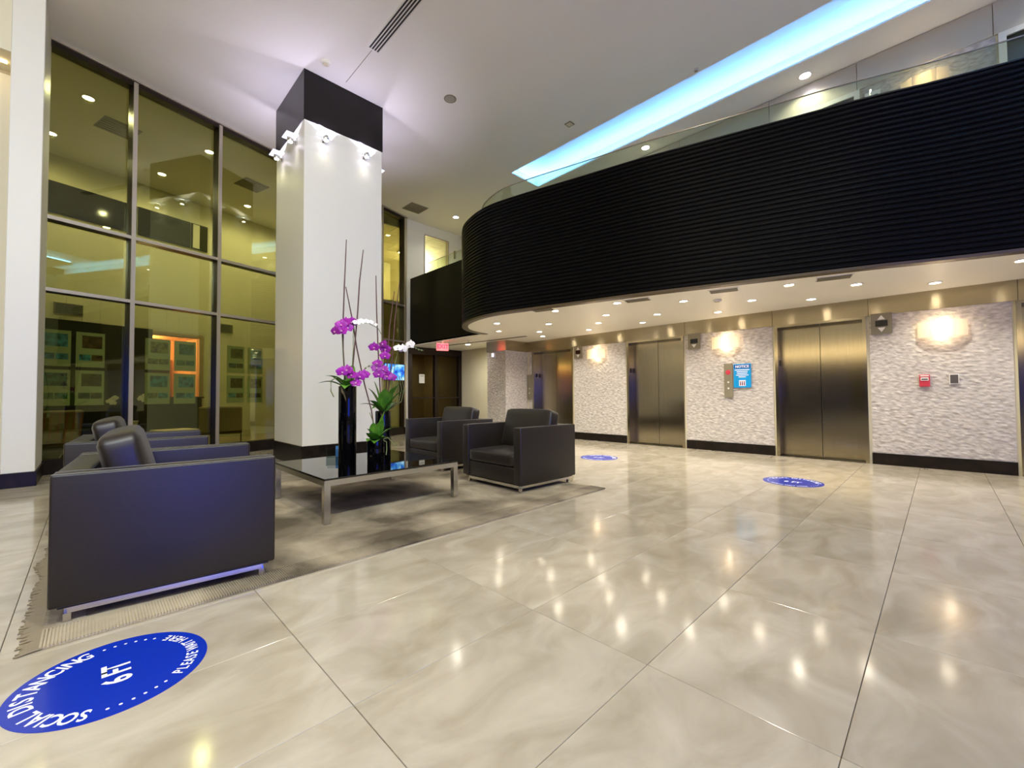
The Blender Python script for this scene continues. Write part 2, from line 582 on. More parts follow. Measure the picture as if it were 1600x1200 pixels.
# ------------------------------------------------------------------ tall window wall
win = sempty('window_1', 'tall dark-framed window wall with greenish glass', (0, 0, 0))
mull = [0.02, 1.02, 2.29, 3.56, 4.83, 6.32, 7.18]
mull = [-0.02] + [-1.86 + (q + 1.86) * 0.9868 for q in mull[1:]]
rows = [(0.20, 2.61), (2.61, 3.635), (3.635, 6.14)]
for s in mull:
    fin = 0.0 if s < 0.1 else 0.095
    b = MB().box(s - 0.025, s + 0.025, -fin, 0.10, 0.0, 6.17, MW).build('mullion', M['bronze'], win)
    if fin:
        MB().box(s - 0.028, s + 0.028, -fin - 0.02, -fin, 0.2, 6.15, MW).build('cap', M['alu'], b)
for k in range(len(mull) - 1):
    a, c = mull[k] + 0.025, mull[k + 1] - 0.025
    for z in (2.61, 3.635):
        b = MB().box(a, c, -0.08, 0.09, z - 0.03, z + 0.02, MW).build('transom', M['bronze'], win)
        MB().box(a, c, -0.095, -0.08, z - 0.03, z + 0.02, MW).build('cap', M['alu'], b)
    MB().box(a, c, -0.08, 0.10, 6.10, 6.17, MW).build('head', M['bronze'], win)
    MB().box(a, c, -0.08, 0.10, 0.0, 0.20, MW).build('kick_panel', M['black_base'], win)
    for (z0, z1) in rows:
        MB().box(a - 0.01, c + 0.01, 0.03, 0.036, z0 - 0.02, z1 + 0.01, MW).build('pane', M['win_glass'], win)
MB().box(0.0, 7.15, -0.115, 0.10, 6.17, CEIL, MW).build('head_trim', M['alu'], win)
MB().box(7.05, 7.09, -0.125, -0.115, 0, SOF, MW).build('edge_trim', M['chrome'], win)

# ------------------------------------------------------------------ office behind the glass
OD = 4.0
m = MB().box(-3, 9.5, OD, OD + 0.15, 2.62, CEIL, MW)
m.box(-3, 0.45, OD, OD + 0.15, 0, 2.62, MW)
m.box(3.75, 9.5, OD, OD + 0.15, 0, 2.62, MW)
struct(m.build('wall_office', M['cream']), 'cream back wall of the office seen through the window')
struct(MB().box(-3, -2.85, 0.1, OD, 0, CEIL, MW).build('wall_office_west', M['cream']))
struct(MB().box(9.4, 9.5, 0.1, OD, 0, CEIL, MW).build('wall_office_east', M['cream']))
# dark ribbon window high on the back wall
rb = sempty('window_2', 'dark ribbon window high on the office back wall')
for k, (a, b) in enumerate([(0.33, 2.4), (2.4, 3.5), (3.5, 3.9)]):
    MB().box(a + 0.01, b - 0.01, OD - 0.03, OD - 0.005, 4.95, 5.62, MW).build('pane', M['dark_glass'], rb)
MB().box(3.55, 3.70, OD - 0.04, OD - 0.03, 4.98, 5.6, MW).build('blind', M['cream'], rb)
# warm nook
m = MB()
m.box(2.2, 3.75, OD + 1.2, OD + 1.3, 0, 2.62, MW)
m.box(2.1, 2.2, OD, OD + 1.3, 0, 2.62, MW)
m.box(3.75, 3.85, OD, OD + 1.3, 0, 2.62, MW)
m.box(2.1, 3.85, OD, OD + 1.3, 2.62, 2.7, MW)
struct(m.build('wall_nook', M['orange']), 'orange painted nook in the office back wall')
dr = sempty('door_6', 'brown wooden door inside the orange nook')
MB().box(2.95, 3.60, OD + 1.14, OD + 1.2, 0, 2.1, MW).build('door_frame', M['wood'], dr)
MB().box(3.03, 3.52, OD + 1.12, OD + 1.15, 0, 2.02, MW).build('door_leaf', M['bronze'], dr)
nk = thing('pendant_bulb', 'small warm lamp glowing on the ceiling of the orange nook', 'lamp', tuple(MW @ Vector((2.8, OD + 0.6, 2.56))))
MB().lathe([(0.04, 0.05), (0.06, 0.03), (0.05, 0.0)], n=12).build('globe', M['lens_warm'], nk, True)
lamp('POINT', 45, (1.0, 0.74, 0.46), (0, 0, -0.08), nk, 0.05)
# partitions
pt = thing('partition', 'black office partition behind the leftmost window bay', 'partition', tuple(MW @ Vector((0, 1.6, 0))))
def wchild(o, p):
    o.parent = p
    o.matrix_parent_inverse = (Matrix.Translation(p.location) @ Matrix.Rotation(p.rotation_euler.z, 4, 'Z')).inverted()
    return o
wchild(MB().box(-1.6, 1.12, 1.6, 1.68, 0.06, 2.42, MW).build('panel', M['black_panel']), pt)
wchild(MB().box(-1.6, 1.12, 1.55, 1.73, 0.0, 0.06, MW).build('plinth', M['bronze']), pt)
pt = thing('partition', 'charcoal office partition behind the second window bay', 'partition', tuple(MW @ Vector((1.2, 3.0, 0))))
wchild(MB().box(1.0, 2.38, 3.0, 3.08, 0.06, 2.60, MW).build('panel', M['dark_panel']), pt)
wchild(MB().box(1.0, 2.38, 2.95, 3.13, 0.0, 0.06, MW).build('plinth', M['bronze']), pt)
ct = thing('office_counter', 'dark low counter in front of the orange nook', 'counter', tuple(MW @ Vector((2.5, 3.3, 0))))
wchild(MB().box(2.42, 3.5, 3.3, 3.75, 0.0, 1.05, MW).build('body', M['black_panel']), ct)
wchild(MB().box(2.38, 3.54, 3.26, 3.79, 1.05, 1.09, MW).build('worktop', M['dark_panel']), ct)
# wall grilles
for (a, b, lab) in ((1.05, 1.5, 'grey wall grille above the charcoal partition'), (4.1, 4.55, 'grey wall grille above the right-hand listing panels')):
    g = thing('wall_grille', lab, 'vent', tuple(MW @ Vector((a, OD, 2.85))), group='grilles on the office back wall')
    wchild(MB().box(a, b, OD - 0.03, OD, 2.85, 3.09, MW).build('frame', M['grille']), g)
    mm = MB()
    for q in range(6):
        mm.box(a + 0.02, b - 0.02, OD - 0.038, OD - 0.03, 2.875 + q * 0.035, 2.893 + q * 0.035, MW)
    wchild(mm.build('louvre', M['grille_dark']), g)
# listing panels hung just inside the glass
cols3 = [((70, 140, 190), (60, 110, 170)), ((90, 70, 50), (70, 140, 180)), ((120, 116, 84), (100, 110, 80)), ((60, 110, 120), (70, 110, 70)), ((90, 88, 70), (70, 90, 100)), ((60, 130, 160), (110, 120, 90))]
posn = [(0.015, 0.36), (0.415, 0.74), (1.25, 1.60), (1.66, 1.99), (2.52, 2.84), (2.90, 3.20)]
cname = ['first', 'second', 'third', 'fourth', 'fifth', 'sixth']
pm = {}
def flatm(c):
    if c not in pm:
        pm[c] = noisy(mat('print_%d_%d_%d' % c, c, 0.4), (1, 1, 1), 16, 4, tuple(int(v * 0.55) for v in c), tuple(min(255, int(v * 1.25)) for v in c), 0.35, 0.65)
    return pm[c]
M['sheet'] = mat('listing_sheet', (176, 186, 166), 0.4)
for i, (a, b) in enumerate(posn):
    for row, (z0, z1) in enumerate(((1.54, 2.07), (0.96, 1.49))):
        t = thing('listing_panel', 'property listing panel in the window, %s column from the left, %s row' % (cname[i], ('upper', 'lower')[row]), 'display panel', tuple(MW @ Vector(((a + b) / 2, 0.16, z0))), group='property listing panels hung behind the glass')
        wchild(MB().box(a, b, 0.155, 0.165, z0, z1, MW).build('sheet', M['sheet']), t)
        w = b - a
        c1, c2 = cols3[(i + row * 3) % 6]
        wchild(MB().box(a + 0.2 * w, b - 0.1 * w, 0.152, 0.155, z0 + 0.29, z1 - 0.05, MW).build('photo', flatm(c1)), t)
        wchild(MB().box(a + 0.1 * w, a + 0.5 * w, 0.152, 0.155, z0 + 0.1, z0 + 0.19, MW).build('photo', flatm(c2)), t)
        wchild(MB().box(a + 0.53 * w, b - 0.08 * w, 0.152, 0.155, z0 + 0.1, z0 + 0.19, MW).build('photo', flatm(c1)), t)
        for sx in (a + 0.06, b - 0.06):
            wchild(MB().box(sx - 0.0006, sx + 0.0006, 0.1594, 0.1606, z1, 2.6 if row == 0 else 1.54, MW).build('cable', M['chrome']), t)
# office lounge chairs
def office_chair(s, d, label, ang):
    t = thing('lounge_chair', label, 'chair', tuple(MW @ Vector((s, d, 0))), ang, 'tufted lounge chairs in the office')
    seat = ob('seat', rbox_mesh('seat', -0.36, 0.36, -0.34, 0.34, 0.32, 0.42, 0.03), M['olive'], t)
    back = ob('backrest', rbox_mesh('backrest', -0.36, 0.36, -0.05, 0.05, 0, 0.52, 0.03), M['olive'], t, loc=(0, -0.36, 0.38), rot=(R(16), 0, 0))
    mm = MB()
    for q in range(9):
        mm.box(-0.345 + q * 0.083, -0.325 + q * 0.083, -0.058, 0.058, 0.02, 0.5)
    o = mm.build('channel_tufting', M['wood'], back)
    for sx in (-0.34, 0.34):
        MB().tube([(sx, -0.42, 0.0), (sx, -0.1, 0.26), (sx, 0.2, 0.31), (sx, 0.34, 0.31)], 0.014).build('leg', M['chrome'], t)
        MB().tube([(sx, 0.36, 0.0), (sx, 0.1, 0.24), (sx, -0.2, 0.36), (sx, -0.42, 0.6)], 0.014).build('leg', M['chrome'], t)
    return t
ang0 = math.atan2(RW.y, RW.x)
office_chair(0.22, 1.0, 'dark olive tufted lounge chair behind the leftmost window bay', ang0 + R(4))
office_chair(2.85, 1.0, 'olive tufted lounge chair behind the third window bay beside the column', ang0 + R(-28))
# low table beside chair, potted plant
lt = thing('side_table', 'pale low table between the lounge chair and charcoal partition', 'table', tuple(MW @ Vector((2.15, 1.3, 0))), ang0)
ob('table_top', rbox_mesh('table_top', -0.3, 0.3, -0.3, 0.3, 0.40, 0.44, 0.01), M['cream'], lt)
for sx in (-0.26, 0.26):
    for sy in (-0.26, 0.26):
        MB().box(sx - 0.015, sx + 0.015, sy - 0.015, sy + 0.015, 0, 0.4).build('leg', M['chrome'], lt)
st = thing('plant_stand', 'small dark stand under the white flowers behind the second window bay', 'stand', tuple(MW @ Vector((1.30, 0.9, 0))))
MB().lathe([(0.14, 0), (0.14, 0.02), (0.03, 0.04), (0.03, 0.38), (0.17, 0.40), (0.17, 0.43)], n=20).build('pedestal', M['black_panel'], st)
fp = thing('potted_orchid', 'white flowers on two stems in a pale pot behind the second window bay', 'plant', tuple(MW @ Vector((1.30, 0.9, 0.43))))
MB().lathe([(0.09, 0), (0.12, 0.22), (0.13, 0.23), (0.11, 0.22)], n=20).build('pot', M['white_plastic'], fp, True)
for sx, zz in ((-0.22, 0.62), (0.18, 0.66)):
    MB().tube([(0, 0, 0.2), (sx * 0.25, 0, 0.5), (sx * 0.6, 0, 0.72), (sx, 0, zz)], 0.006, 5).build('stem', M['root'], fp)
    for q in range(4):
        a_ = q * 1.7 + sx
        petal_flower('flower', M['orchid_white'], fp, (sx + 0.035 * math.cos(a_), 0.03 * math.sin(a_), zz - 0.03 * q + 0.02), 0.055, (0.2 * math.cos(a_), -1, 0.2))
# office ceiling lights and vents
def downlight(loc, label, group, power, color, lens, r=0.06, angle=125, name='recessed_downlight', blend=0.7):
    t = thing(name, label, 'downlight', loc, 0, group)
    n = 20
    mm = MB().lathe([(r * 1.35, 0.0), (r * 1.35, -0.006), (r * 1.05, -0.010), (r * 1.0, -0.004), (r * 1.0, 0.0)], n=n)
    mm.build('trim_ring', M['white_plastic'], t, False)
    MB().lathe([(r * 0.98, -0.003), (r * 0.9, -0.006), (r * 0.4, -0.008)], n=n).build('lens', lens, t)
    lamp('SPOT', power, color, (0, 0, -0.03), t, r * 0.8, (0, 0, 0), R(angle), blend)
    return t
olab = ['office ceiling downlight nearest the glass in the first window bay', 'office ceiling downlight nearest the glass in the second window bay',
        'office ceiling downlight in the rear row, leftmost', 'office ceiling downlight in the rear row, middle', 'office ceiling downlight in the rear row, rightmost']
for k, (x, y) in enumerate([(-0.10, 10.14), (1.69, 10.64), (-0.615, 12.0), (1.09, 12.46), (2.92, 12.98)]):
    downlight((x, y, CEIL), olab[k], 'office ceiling downlights', P_OFFICE, NEUTRAL, M['lens_cool'], 0.075, 172)
for (ss_, dd_, lab) in ((5.5, 1.12, 'added office downlight hidden behind the column, nearer the glass'), (5.5, 3.05, 'added office downlight hidden behind the column, rear'), (7.6, 2.2, 'added unseen office downlight at the far right end of the office')):  # added unseen lamps brightening the office behind the right-hand panes
    w_ = MW @ Vector((ss_, dd_, CEIL))
    downlight((w_.x, w_.y, CEIL), lab, 'office ceiling downlights', P_OFFICE, NEUTRAL, M['lens_cool'], 0.075, 172)
def square_grille(cx, cy, z, w, d, rot, label, name='ceiling_vent', group=None, n=6):
    t = thing(name, label, 'vent', (cx, cy, z), rot, group)
    MB().box(-w / 2, w / 2, -d / 2, d / 2, -0.012, 0.0).build('frame', M['grille'], t)
    for q in range(n):
        y = -d / 2 + 0.02 + (d - 0.04) * (q + 0.5) / n
        MB().box(-w / 2 + 0.02, w / 2 - 0.02, y - 0.2 * d / n, y + 0.2 * d / n, -0.02, -0.012).build('louvre', M['grille'], t)
    return t
square_grille(2.70, 11.62, CEIL, 0.55, 0.55, ang0, 'square grey ceiling vent in the office, right-hand one')
square_grille(0.30, 10.90, CEIL, 0.55, 0.55, ang0, 'square grey ceiling vent in the office, left-hand one')

# ------------------------------------------------------------------ left pillar and main column
pl = thing('square_pillar', 'narrow white pillar with black stone base at the left end of the tall window', 'pillar', (-0.6, 8.3, 0))
wchild(ob('shaft', rbox_mesh('shaft', -0.745, -0.47, 7.83, 8.86, 0.174, CEIL, 0.006, 1), M['white_paint']), pl)
wchild(ob('base', rbox_mesh('base', -0.76, -0.455, 7.815, 8.86, 0.0, 0.174, 0.004, 1), M['black_base']), pl)
cx0, cx1, cy0, cy1 = 2.305, 3.61, 6.885, 8.27
col = thing('square_column', 'massive white square column with black band at the top and black base', 'column', ((cx0 + cx1) / 2, (cy0 + cy1) / 2, 0))
wchild(ob('shaft', rbox_mesh('shaft', cx0, cx1, cy0, cy1, 0.305, 5.41, 0.006, 1), M['white_paint']), col)
wchild(ob('band', rbox_mesh('band', cx0 - 0.012, cx1 + 0.012, cy0 - 0.012, cy1 + 0.012, 5.40, CEIL, 0.004, 1), M['band']), col)
wchild(ob('base', rbox_mesh('base', cx0 - 0.01, cx1 + 0.01, cy0 - 0.01, cy1 + 0.01, 0.0, 0.305, 0.004, 1), M['black_base']), col)
# glass-plate wall lights on the column
def column_light(x, y, ang, label):
    t = thing('glass_wall_light', label, 'wall light', (x, y, 5.19), ang, 'glass-plate wall lights around the column')
    # local: -Y points away from the wall
    MB().box(-0.03, 0.03, -0.02, 0.0, -0.06, 0.05).build('wall_plate', M['chrome'], t)
    MB().box(-0.012, 0.012, -0.09, -0.02, -0.02, 0.0).build('arm', M['chrome'], t)
    MB().lathe([(0.045, -0.05), (0.05, -0.03), (0.05, 0.02), (0.04, 0.03)], 0, -0.10, 14).build('lamp_body', M['chrome'], t)
    ob('glass_plate', rbox_mesh('glass_plate', -0.12, 0.12, -0.19, -0.01, 0.035, 0.047, 0.004, 1), M['frost'], t)
    MB().lathe([(0.036, 0.03), (0.03, 0.034)], 0, -0.10, 14).build('lens', M['lens_cool'], t)
    MB().lathe([(0.036, -0.054), (0.03, -0.05)], 0, -0.10, 14).build('lens', M['lens_cool'], t)
    lamp('SPOT', P_COLUMN * 2.0, COOL, (0, -0.10, 0.075), t, 0.02, (math.pi, 0, 0), R(142), 0.25)
    lamp('SPOT', P_COLUMN * 0.4, NEUTRAL, (0, -0.10, -0.075), t, 0.02, (0, 0, 0), R(90), 0.8)
    return t
column_light(2.60, cy0, 0, 'glass-plate wall light on the column face toward the table, left one')
column_light(3.28, cy0, 0, 'glass-plate wall light on the column face toward the table, right one')
column_light(cx0, 7.22, -math.pi / 2, 'glass-plate wall light on the column face toward the white pillar, nearer one')
column_light(cx0, 7.91, -math.pi / 2, 'glass-plate wall light on the column face toward the white pillar, rear one')
column_light(2.62, cy1, math.pi, 'glass-plate wall light on the column face toward the window, seen mirrored left')
column_light(3.28, cy1, math.pi, 'glass-plate wall light on the column face toward the window, seen mirrored right')
column_light(cx1, 7.25, math.pi / 2, 'glass-plate wall light on the column face toward the exit door, nearer one')
column_light(cx1, 7.90, math.pi / 2, 'glass-plate wall light on the column face toward the exit door, rear one')

# ------------------------------------------------------------------ elevator wall
ECY = [(-1.31, 0.61), (1.39, 0.61), (4.22, 0.63), (7.00, 0.66)]       # centre, half width
EH = 2.215
m = MB()
edges = [-6.0]
for c, h in ECY:
    edges += [c - h, c + h]
edges += [YF + 0.2]
for k in range(0, len(edges), 2):
    m.box(XE, XE + 0.5, edges[k], edges[k + 1], 0, SOF + 0.6)
for c, h in ECY:
    m.box(XE, XE + 0.5, c - h, c + h, EH, SOF + 0.6)
    m.box(XE + 0.3, XE + 0.5, c - h, c + h, 0, EH)
m.box(XE, XE + 0.5, -6, YF + 0.2, SOF + 0.6, CEIL)
wr = struct(m.build('wall_right', M['cream']), 'elevator wall of split stone panels and brushed steel')
def stone_mesh(w, h, step=0.022, amp=0.022, seed=0.0):
    nx, nz = max(2, int(w / step)), max(2, int(h / step))
    v, f = [], []
    for j in range(nz + 1):
        for i in range(nx + 1):
            y, z = w * i / nx, h * j / nz
            jj = noise.noise(Vector((y * 3 + seed, z * 3, 0))) * 0.3
            d = noise.voronoi(Vector((y / 0.085 + seed * 3 + jj, z / 0.038 + jj, 0.5)))[0]
            q = (d[1] - d[0]) * 0.6 + noise.noise(Vector((y * 22 + seed, z * 34, 1.7))) * 0.5
            e = 0.0 if i in (0, nx) or j in (0, nz) else 1.0
            v.append((-0.012 - amp * 0.7 * max(0, q) * e, y, z))
    for j in range(nz):
        for i in range(nx):
            a = j * (nx + 1) + i
            f.append((a, a + nx + 1, a + nx + 2, a + 1))
    b = len(v)
    v += [(0, 0, 0), (0, w, 0), (0, w, h), (0, 0, h)]
    f.append((b, b + 1, b + 2, b + 3))
    # edge skirts
    c = [0, nx, (nz + 1) * (nx + 1) - 1, nz * (nx + 1)]
    for k in range(4):
        f.append((b + k, b + (k + 1) % 4, c[(k + 1) % 4], c[k]))
    me = bpy.data.meshes.new('stone_panel')
    me.from_pydata(v, [], f)
    me.update()
    return me
gaps = [(-1.31 + 0.61, 1.39 - 0.61), (1.39 + 0.61, 4.22 - 0.63), (4.22 + 0.63, 7.0 - 0.66), (7.0 + 0.66, 7.85), (-4.0, -1.31 - 0.61)]
bl = sempty('baseboard_right', 'black stone baseboard under the split stone')
for k, (a, b) in enumerate(gaps):
    ob('stone_panel', stone_mesh(b - a - 0.07, 2.24 - 0.17, seed=k * 5.3), M['stone'], wr, loc=(XE, a + 0.035, 0.17))
    MB().box(XE - 0.02, XE, a + 0.03, b - 0.03, 0.0, 0.17).build('skirting', M['black_base'], bl)
# steel header panels
hed = [-4.0, -2.0, -0.72, 0.75, 2.03, 3.56, 4.88, 6.31, 7.85]
for a, b in zip(hed[:-1], hed[1:]):
    MB().box(XE - 0.03, XE, a + 0.003, b - 0.003, 2.235, SOF).build('header_panel', M['steel_band'], wr)
# elevator doors
def ebox(d, x0, x1, y0, y1, z0, z1, name, m):
    X, Y, Z = d.location
    return wchild(MB().box(x0 + X, x1 + X, y0 + Y, y1 + Y, z0 + Z, z1 + Z).build(name, m), d)
def elevator(n, c, h, z0=0.0, top=EH, name=None, lab=''):
    d = sempty('door_%d' % n, lab, (XE, c, z0))
    jw = 0.045
    for sy in (-1, 1):
        ebox(d, -0.035, 0.02, min(sy * h, sy * (h - jw)), max(sy * h, sy * (h - jw)), 0, top, 'jamb', M['steel'])
        ebox(d, 0.02, 0.20, min(sy * h, sy * (h - 0.02)), max(sy * h, sy * (h - 0.02)), 0, top, 'reveal', M['steel'])
    ebox(d, -0.034, 0.20, -h, h, top - 0.02, top + 0.02, 'head_jamb', M['steel'])
    ebox(d, 0.17, 0.19, -h + 0.02, -0.004, 0.01, top - 0.02, 'door_leaf', M['steel'])
    ebox(d, 0.17, 0.19, 0.004, h - 0.02, 0.01, top - 0.02, 'door_leaf', M['steel'])
    ebox(d, 0.0, 0.2, -h + 0.02, h - 0.02, -0.004, 0.006, 'sill', M['steel_dark'])
    ebox(d, 0.08, 0.14, h - 0.03, h - 0.02, 1.55, 1.65, 'floor_plate', M['black_plastic'])
    return d
elevator(1, *ECY[3], lab='brushed steel elevator doors beside the corner column near the exit')
elevator(2, *ECY[2], lab='brushed steel elevator doors in the middle of the stone wall')
elevator(3, *ECY[1], lab='brushed steel elevator doors left of the red fire alarm')
elevator(4, *ECY[0], lab='elevator doors at the right edge of the picture')
# corner stone block by elevator 1
blk = sempty('wall_corner', 'stone-clad corner block between elevator lobby and exit')
wchild(MB().box(7.60, XE, 7.88, 8.60, 0, SOF).build('core', M['cream']), blk)
o = ob('stone_panel', stone_mesh(0.71, 2.24 - 0.17, seed=31), M['stone'], blk, loc=(7.60, 7.885, 0.17))
o = ob('stone_panel', stone_mesh(XE - 7.58, 2.24 - 0.17, seed=37), M['stone'], blk, loc=(XE - 0.01, 7.88, 0.17), rot=(0, 0, R(90)))
MB().box(7.565, XE - 0.03, 7.845, 7.88, 2.235, SOF).build('header_panel', M['steel_band'], blk)
MB().box(7.565, 7.60, 7.88, 8.60, 2.235, SOF).build('header_panel', M['steel_band'], blk)
MB().box(7.58, XE - 0.02, 7.86, 7.88, 0, 0.17).build('skirting', M['black_base'], blk)
MB().box(7.58, 7.60, 7.88, 8.60, 0, 0.17).build('skirting', M['black_base'], blk)
eb = thing('emergency_light', 'small white emergency light under the steel header of the corner block', 'light', (7.58, 8.30, 2.06))
ob('housing', rbox_mesh('housing', -0.06, 0.0, -0.06, 0.06, 0.0, 0.15, 0.01), M['white_plastic'], eb)
MB().box(-0.065, -0.06, -0.04, 0.04, 0.03, 0.12).build('lens', M['frost'], eb)

# lanterns (direction indicators)
def indicator(yc, label, up=True, red=False):
    t = thing('elevator_indicator', label, 'indicator', (XE - 0.035, yc, 2.10), 0, 'floor indicators beside the elevator doors')
    MB().box(-0.012, 0.0, -0.12, 0.12, -0.155, 0.155).build('plate', M['grille'], t)
    MB().box(-0.018, -0.012, -0.07, 0.07, -0.04, 0.045).build('display', mat('indicator_display', (40, 4, 6) if red else (14, 8, 8), 0.25), t)
    for sgn in ((1, -1) if up else (-1,)):
        b = MB()
        z0, z1 = 0.06 * sgn, 0.125 * sgn
        b.v = [(-0.018, -0.045, z0), (-0.018, 0.045, z0), (-0.018, 0, z1), (-0.012, -0.045, z0), (-0.012, 0.045, z0), (-0.012, 0, z1)]
        b.f = [(0, 1, 2), (3, 4, 5), (0, 1, 4, 3), (1, 2, 5, 4), (2, 0, 3, 5)]
        b.build('arrow', M['white_plastic'], t)
indicator(0.60, 'elevator floor indicator with two white arrows, right of the third elevator')
indicator(3.37, 'elevator floor indicator with one white arrow, between second elevator and notice', up=False)
indicator(6.15, 'elevator floor indicator with red display and two arrows, beside the farthest sconce', red=True)
# call panels
def call_panel(y, x, label, z0=1.0, z1=1.63, red=True, small=False):
    t = thing('call_panel', label, 'call panel', (x, y, z0))
    h = z1 - z0
    MB().box(-0.012, 0, -0.075, 0.075, 0, h).build('plate', M['grille'], t)
    if red:
        MB().lathe([(0.045, 0), (0.045, 0.006), (0.03, 0.008)], n=14, M=Matrix.Translation((-0.012, 0, h * 0.74)) @ Matrix.Rotation(-math.pi / 2, 4, 'Y')).build('fire_service_disc', M['red'], t)
    for zz in (0.45, 0.27):
        MB().lathe([(0.016, 0), (0.016, 0.006), (0.01, 0.008)], n=12, M=Matrix.Translation((-0.012, 0, h * zz)) @ Matrix.Rotation(-math.pi / 2, 4, 'Y')).build('button', M['white_plastic'], t)
    return t
call_panel(2.755, XE - 0.035, 'tall steel call panel with red disc beside the blue notice')
call_panel(7.76, XE - 0.035, 'tall steel call panel in the corner left of the farthest elevator', 0.95, 1.62, False)
# blue notice
nt_ = thing('notice_sign', 'blue notice sign with white lettering right of the call panel', 'sign', (XE - 0.036, 2.52, 1.18))
M['notice'] = mat('notice_blue', (0, 150, 214), 0.35)
M['notice_dark'] = mat('notice_header', (0, 84, 160), 0.35)
M['notice_red'] = mat('notice_icon', (120, 20, 50), 0.4)
ob('board', rbox_mesh('board', -0.006, 0.0, -0.145, 0.145, 0.0, 0.43, 0.002, 1), M['notice'], nt_)
MB().box(-0.008, -0.006, -0.135, 0.135, 0.345, 0.415).build('header', M['notice_dark'], nt_)
FACE_NEGX = Matrix(((0, 0, -1, 0), (-1, 0, 0, 0), (0, 1, 0, 0), (0, 0, 0, 1)))
ob('lettering', join_meshes([(text_mesh('NOTICE', 0.062, 0, 0.0018), Matrix.Translation((-0.0085, 0, 0.38)) @ FACE_NEGX)], 'lettering'), M['white_vinyl'], nt_)
mm = MB()
for k, w in enumerate((0.12, 0.09, 0.085, 0.105, 0.06)):
    mm.box(-0.0075, -0.006, -w, w, 0.315 - k * 0.032, 0.329 - k * 0.032)
mm.build('text_lines', M['white_vinyl'], nt_)
ic = MB().box(-0.0075, -0.006, -0.055, 0.055, 0.03, 0.135).build('pictogram', M['white_vinyl'], nt_)
mm = MB()
for k in (-1, 0, 1):
    mm.box(-0.0085, -0.0075, k * 0.033 - 0.009, k * 0.033 + 0.009, 0.04, 0.09)
    mm.lathe([(0.011, 0), (0.011, 0.001)], n=10, M=Matrix.Translation((-0.0075, k * 0.033, 0.103)) @ Matrix.Rotation(-math.pi / 2, 4, 'Y'))
mm.build('figures', M['notice_red'], ic)
# fire alarm and small plate
fa = thing('fire_alarm', 'red fire alarm pull station under the right-hand sconce', 'fire alarm', (XE - 0.03, 0.157, 1.15))
ob('housing', rbox_mesh('housing', -0.045, 0.0, -0.055, 0.055, 0.0, 0.17, 0.006), M['red'], fa)
MB().box(-0.052, -0.045, -0.04, 0.04, 0.085, 0.13).build('pull_bar', M['white_plastic'], fa)
MB().box(-0.056, -0.052, -0.032, 0.032, 0.098, 0.112).build('slot', M['black_plastic'], fa)
MB().box(-0.05, -0.045, -0.045, 0.045, 0.145, 0.16).build('label_strip', M['white_plastic'], fa)
sp = thing('switch_plate', 'small dark grey switch plate right of the red fire alarm', 'switch', (XE - 0.03, -0.132, 1.18))
MB().box(-0.012, 0.0, -0.048, 0.048, 0.0, 0.14).build('plate', M['white_plastic'], sp)
MB().box(-0.018, -0.012, -0.038, 0.038, 0.012, 0.128).build('keypad', mat('keypad_grey', (84, 78, 74), 0.4), sp)
# sconces
def sconce(y, z, label, x=XE - 0.03):
    t = thing('wall_sconce', label, 'sconce', (x, y, z), 0, 'box sconces on the stone wall')
    MB().box(-0.03, 0.0, -0.06, 0.06, -0.05, 0.05).build('back_plate', M['white_plastic'], t)
    # bent frosted shield: central face and two angled wings
    b = MB()
    pr_ = [(-0.05, -0.245), (-0.135, -0.12), (-0.135, 0.12), (-0.05, 0.245)]
    for i in range(3):
        (xa, ya), (xb, yb) = pr_[i], pr_[i + 1]
        k = len(b.v)
        b.v += [(xa, ya, -0.11), (xb, yb, -0.11), (xb, yb, 0.11), (xa, ya, 0.11), (xa + 0.006, ya, -0.11), (xb + 0.006, yb, -0.11), (xb + 0.006, yb, 0.11), (xa + 0.006, ya, 0.11)]
        b.f += [tuple(k + q for q in f) for f in ((0, 1, 2, 3), (7, 6, 5, 4), (0, 4, 5, 1), (3, 2, 6, 7), (0, 3, 7, 4), (1, 5, 6, 2))]
    b.build('shield', M['sconce_glass'], t)
    MB().lathe([(0.005, -0.05), (0.03, -0.035), (0.036, 0.0), (0.03, 0.035), (0.005, 0.05)], -0.075, 0, 14).build('bulb', M['lens_warm'], t, True)
    lamp('POINT', P_SCONCE, WARM, (-0.075, 0, 0.09), t, 0.03)
    lamp('POINT', P_SCONCE, WARM, (-0.075, 0, -0.09), t, 0.03)
    return t
def sconce_glass():
    m = bpy.data.materials.new('sconce_glass')
    m.use_nodes = True
    nt = m.node_tree
    nt.nodes.clear()
    o = nt.nodes.new('ShaderNodeOutputMaterial')
    mx = nt.nodes.new('ShaderNodeMixShader')
    tl = nt.nodes.new('ShaderNodeBsdfTranslucent')
    tr = nt.nodes.new('ShaderNodeBsdfTransparent')
    tl.inputs['Color'].default_value = lin((255, 244, 224))
    tr = nt.nodes.new('ShaderNodeBsdfDiffuse')
    tr.inputs['Color'].default_value = lin((250, 240, 226))
    mx.inputs['Fac'].default_value = 0.5
    nt.links.new(tl.outputs[0], mx.inputs[1])
    nt.links.new(tr.outputs[0], mx.inputs[2])
    nt.links.new(mx.outputs[0], o.inputs['Surface'])
    return m
M['sconce_glass'] = sconce_glass()
sconce(-0.03, 1.945, 'glowing box sconce above the red fire alarm')
sconce(2.78, 2.02, 'glowing box sconce above the blue notice')
sconce(5.62, 2.02, 'glowing box sconce between the first and second elevators')

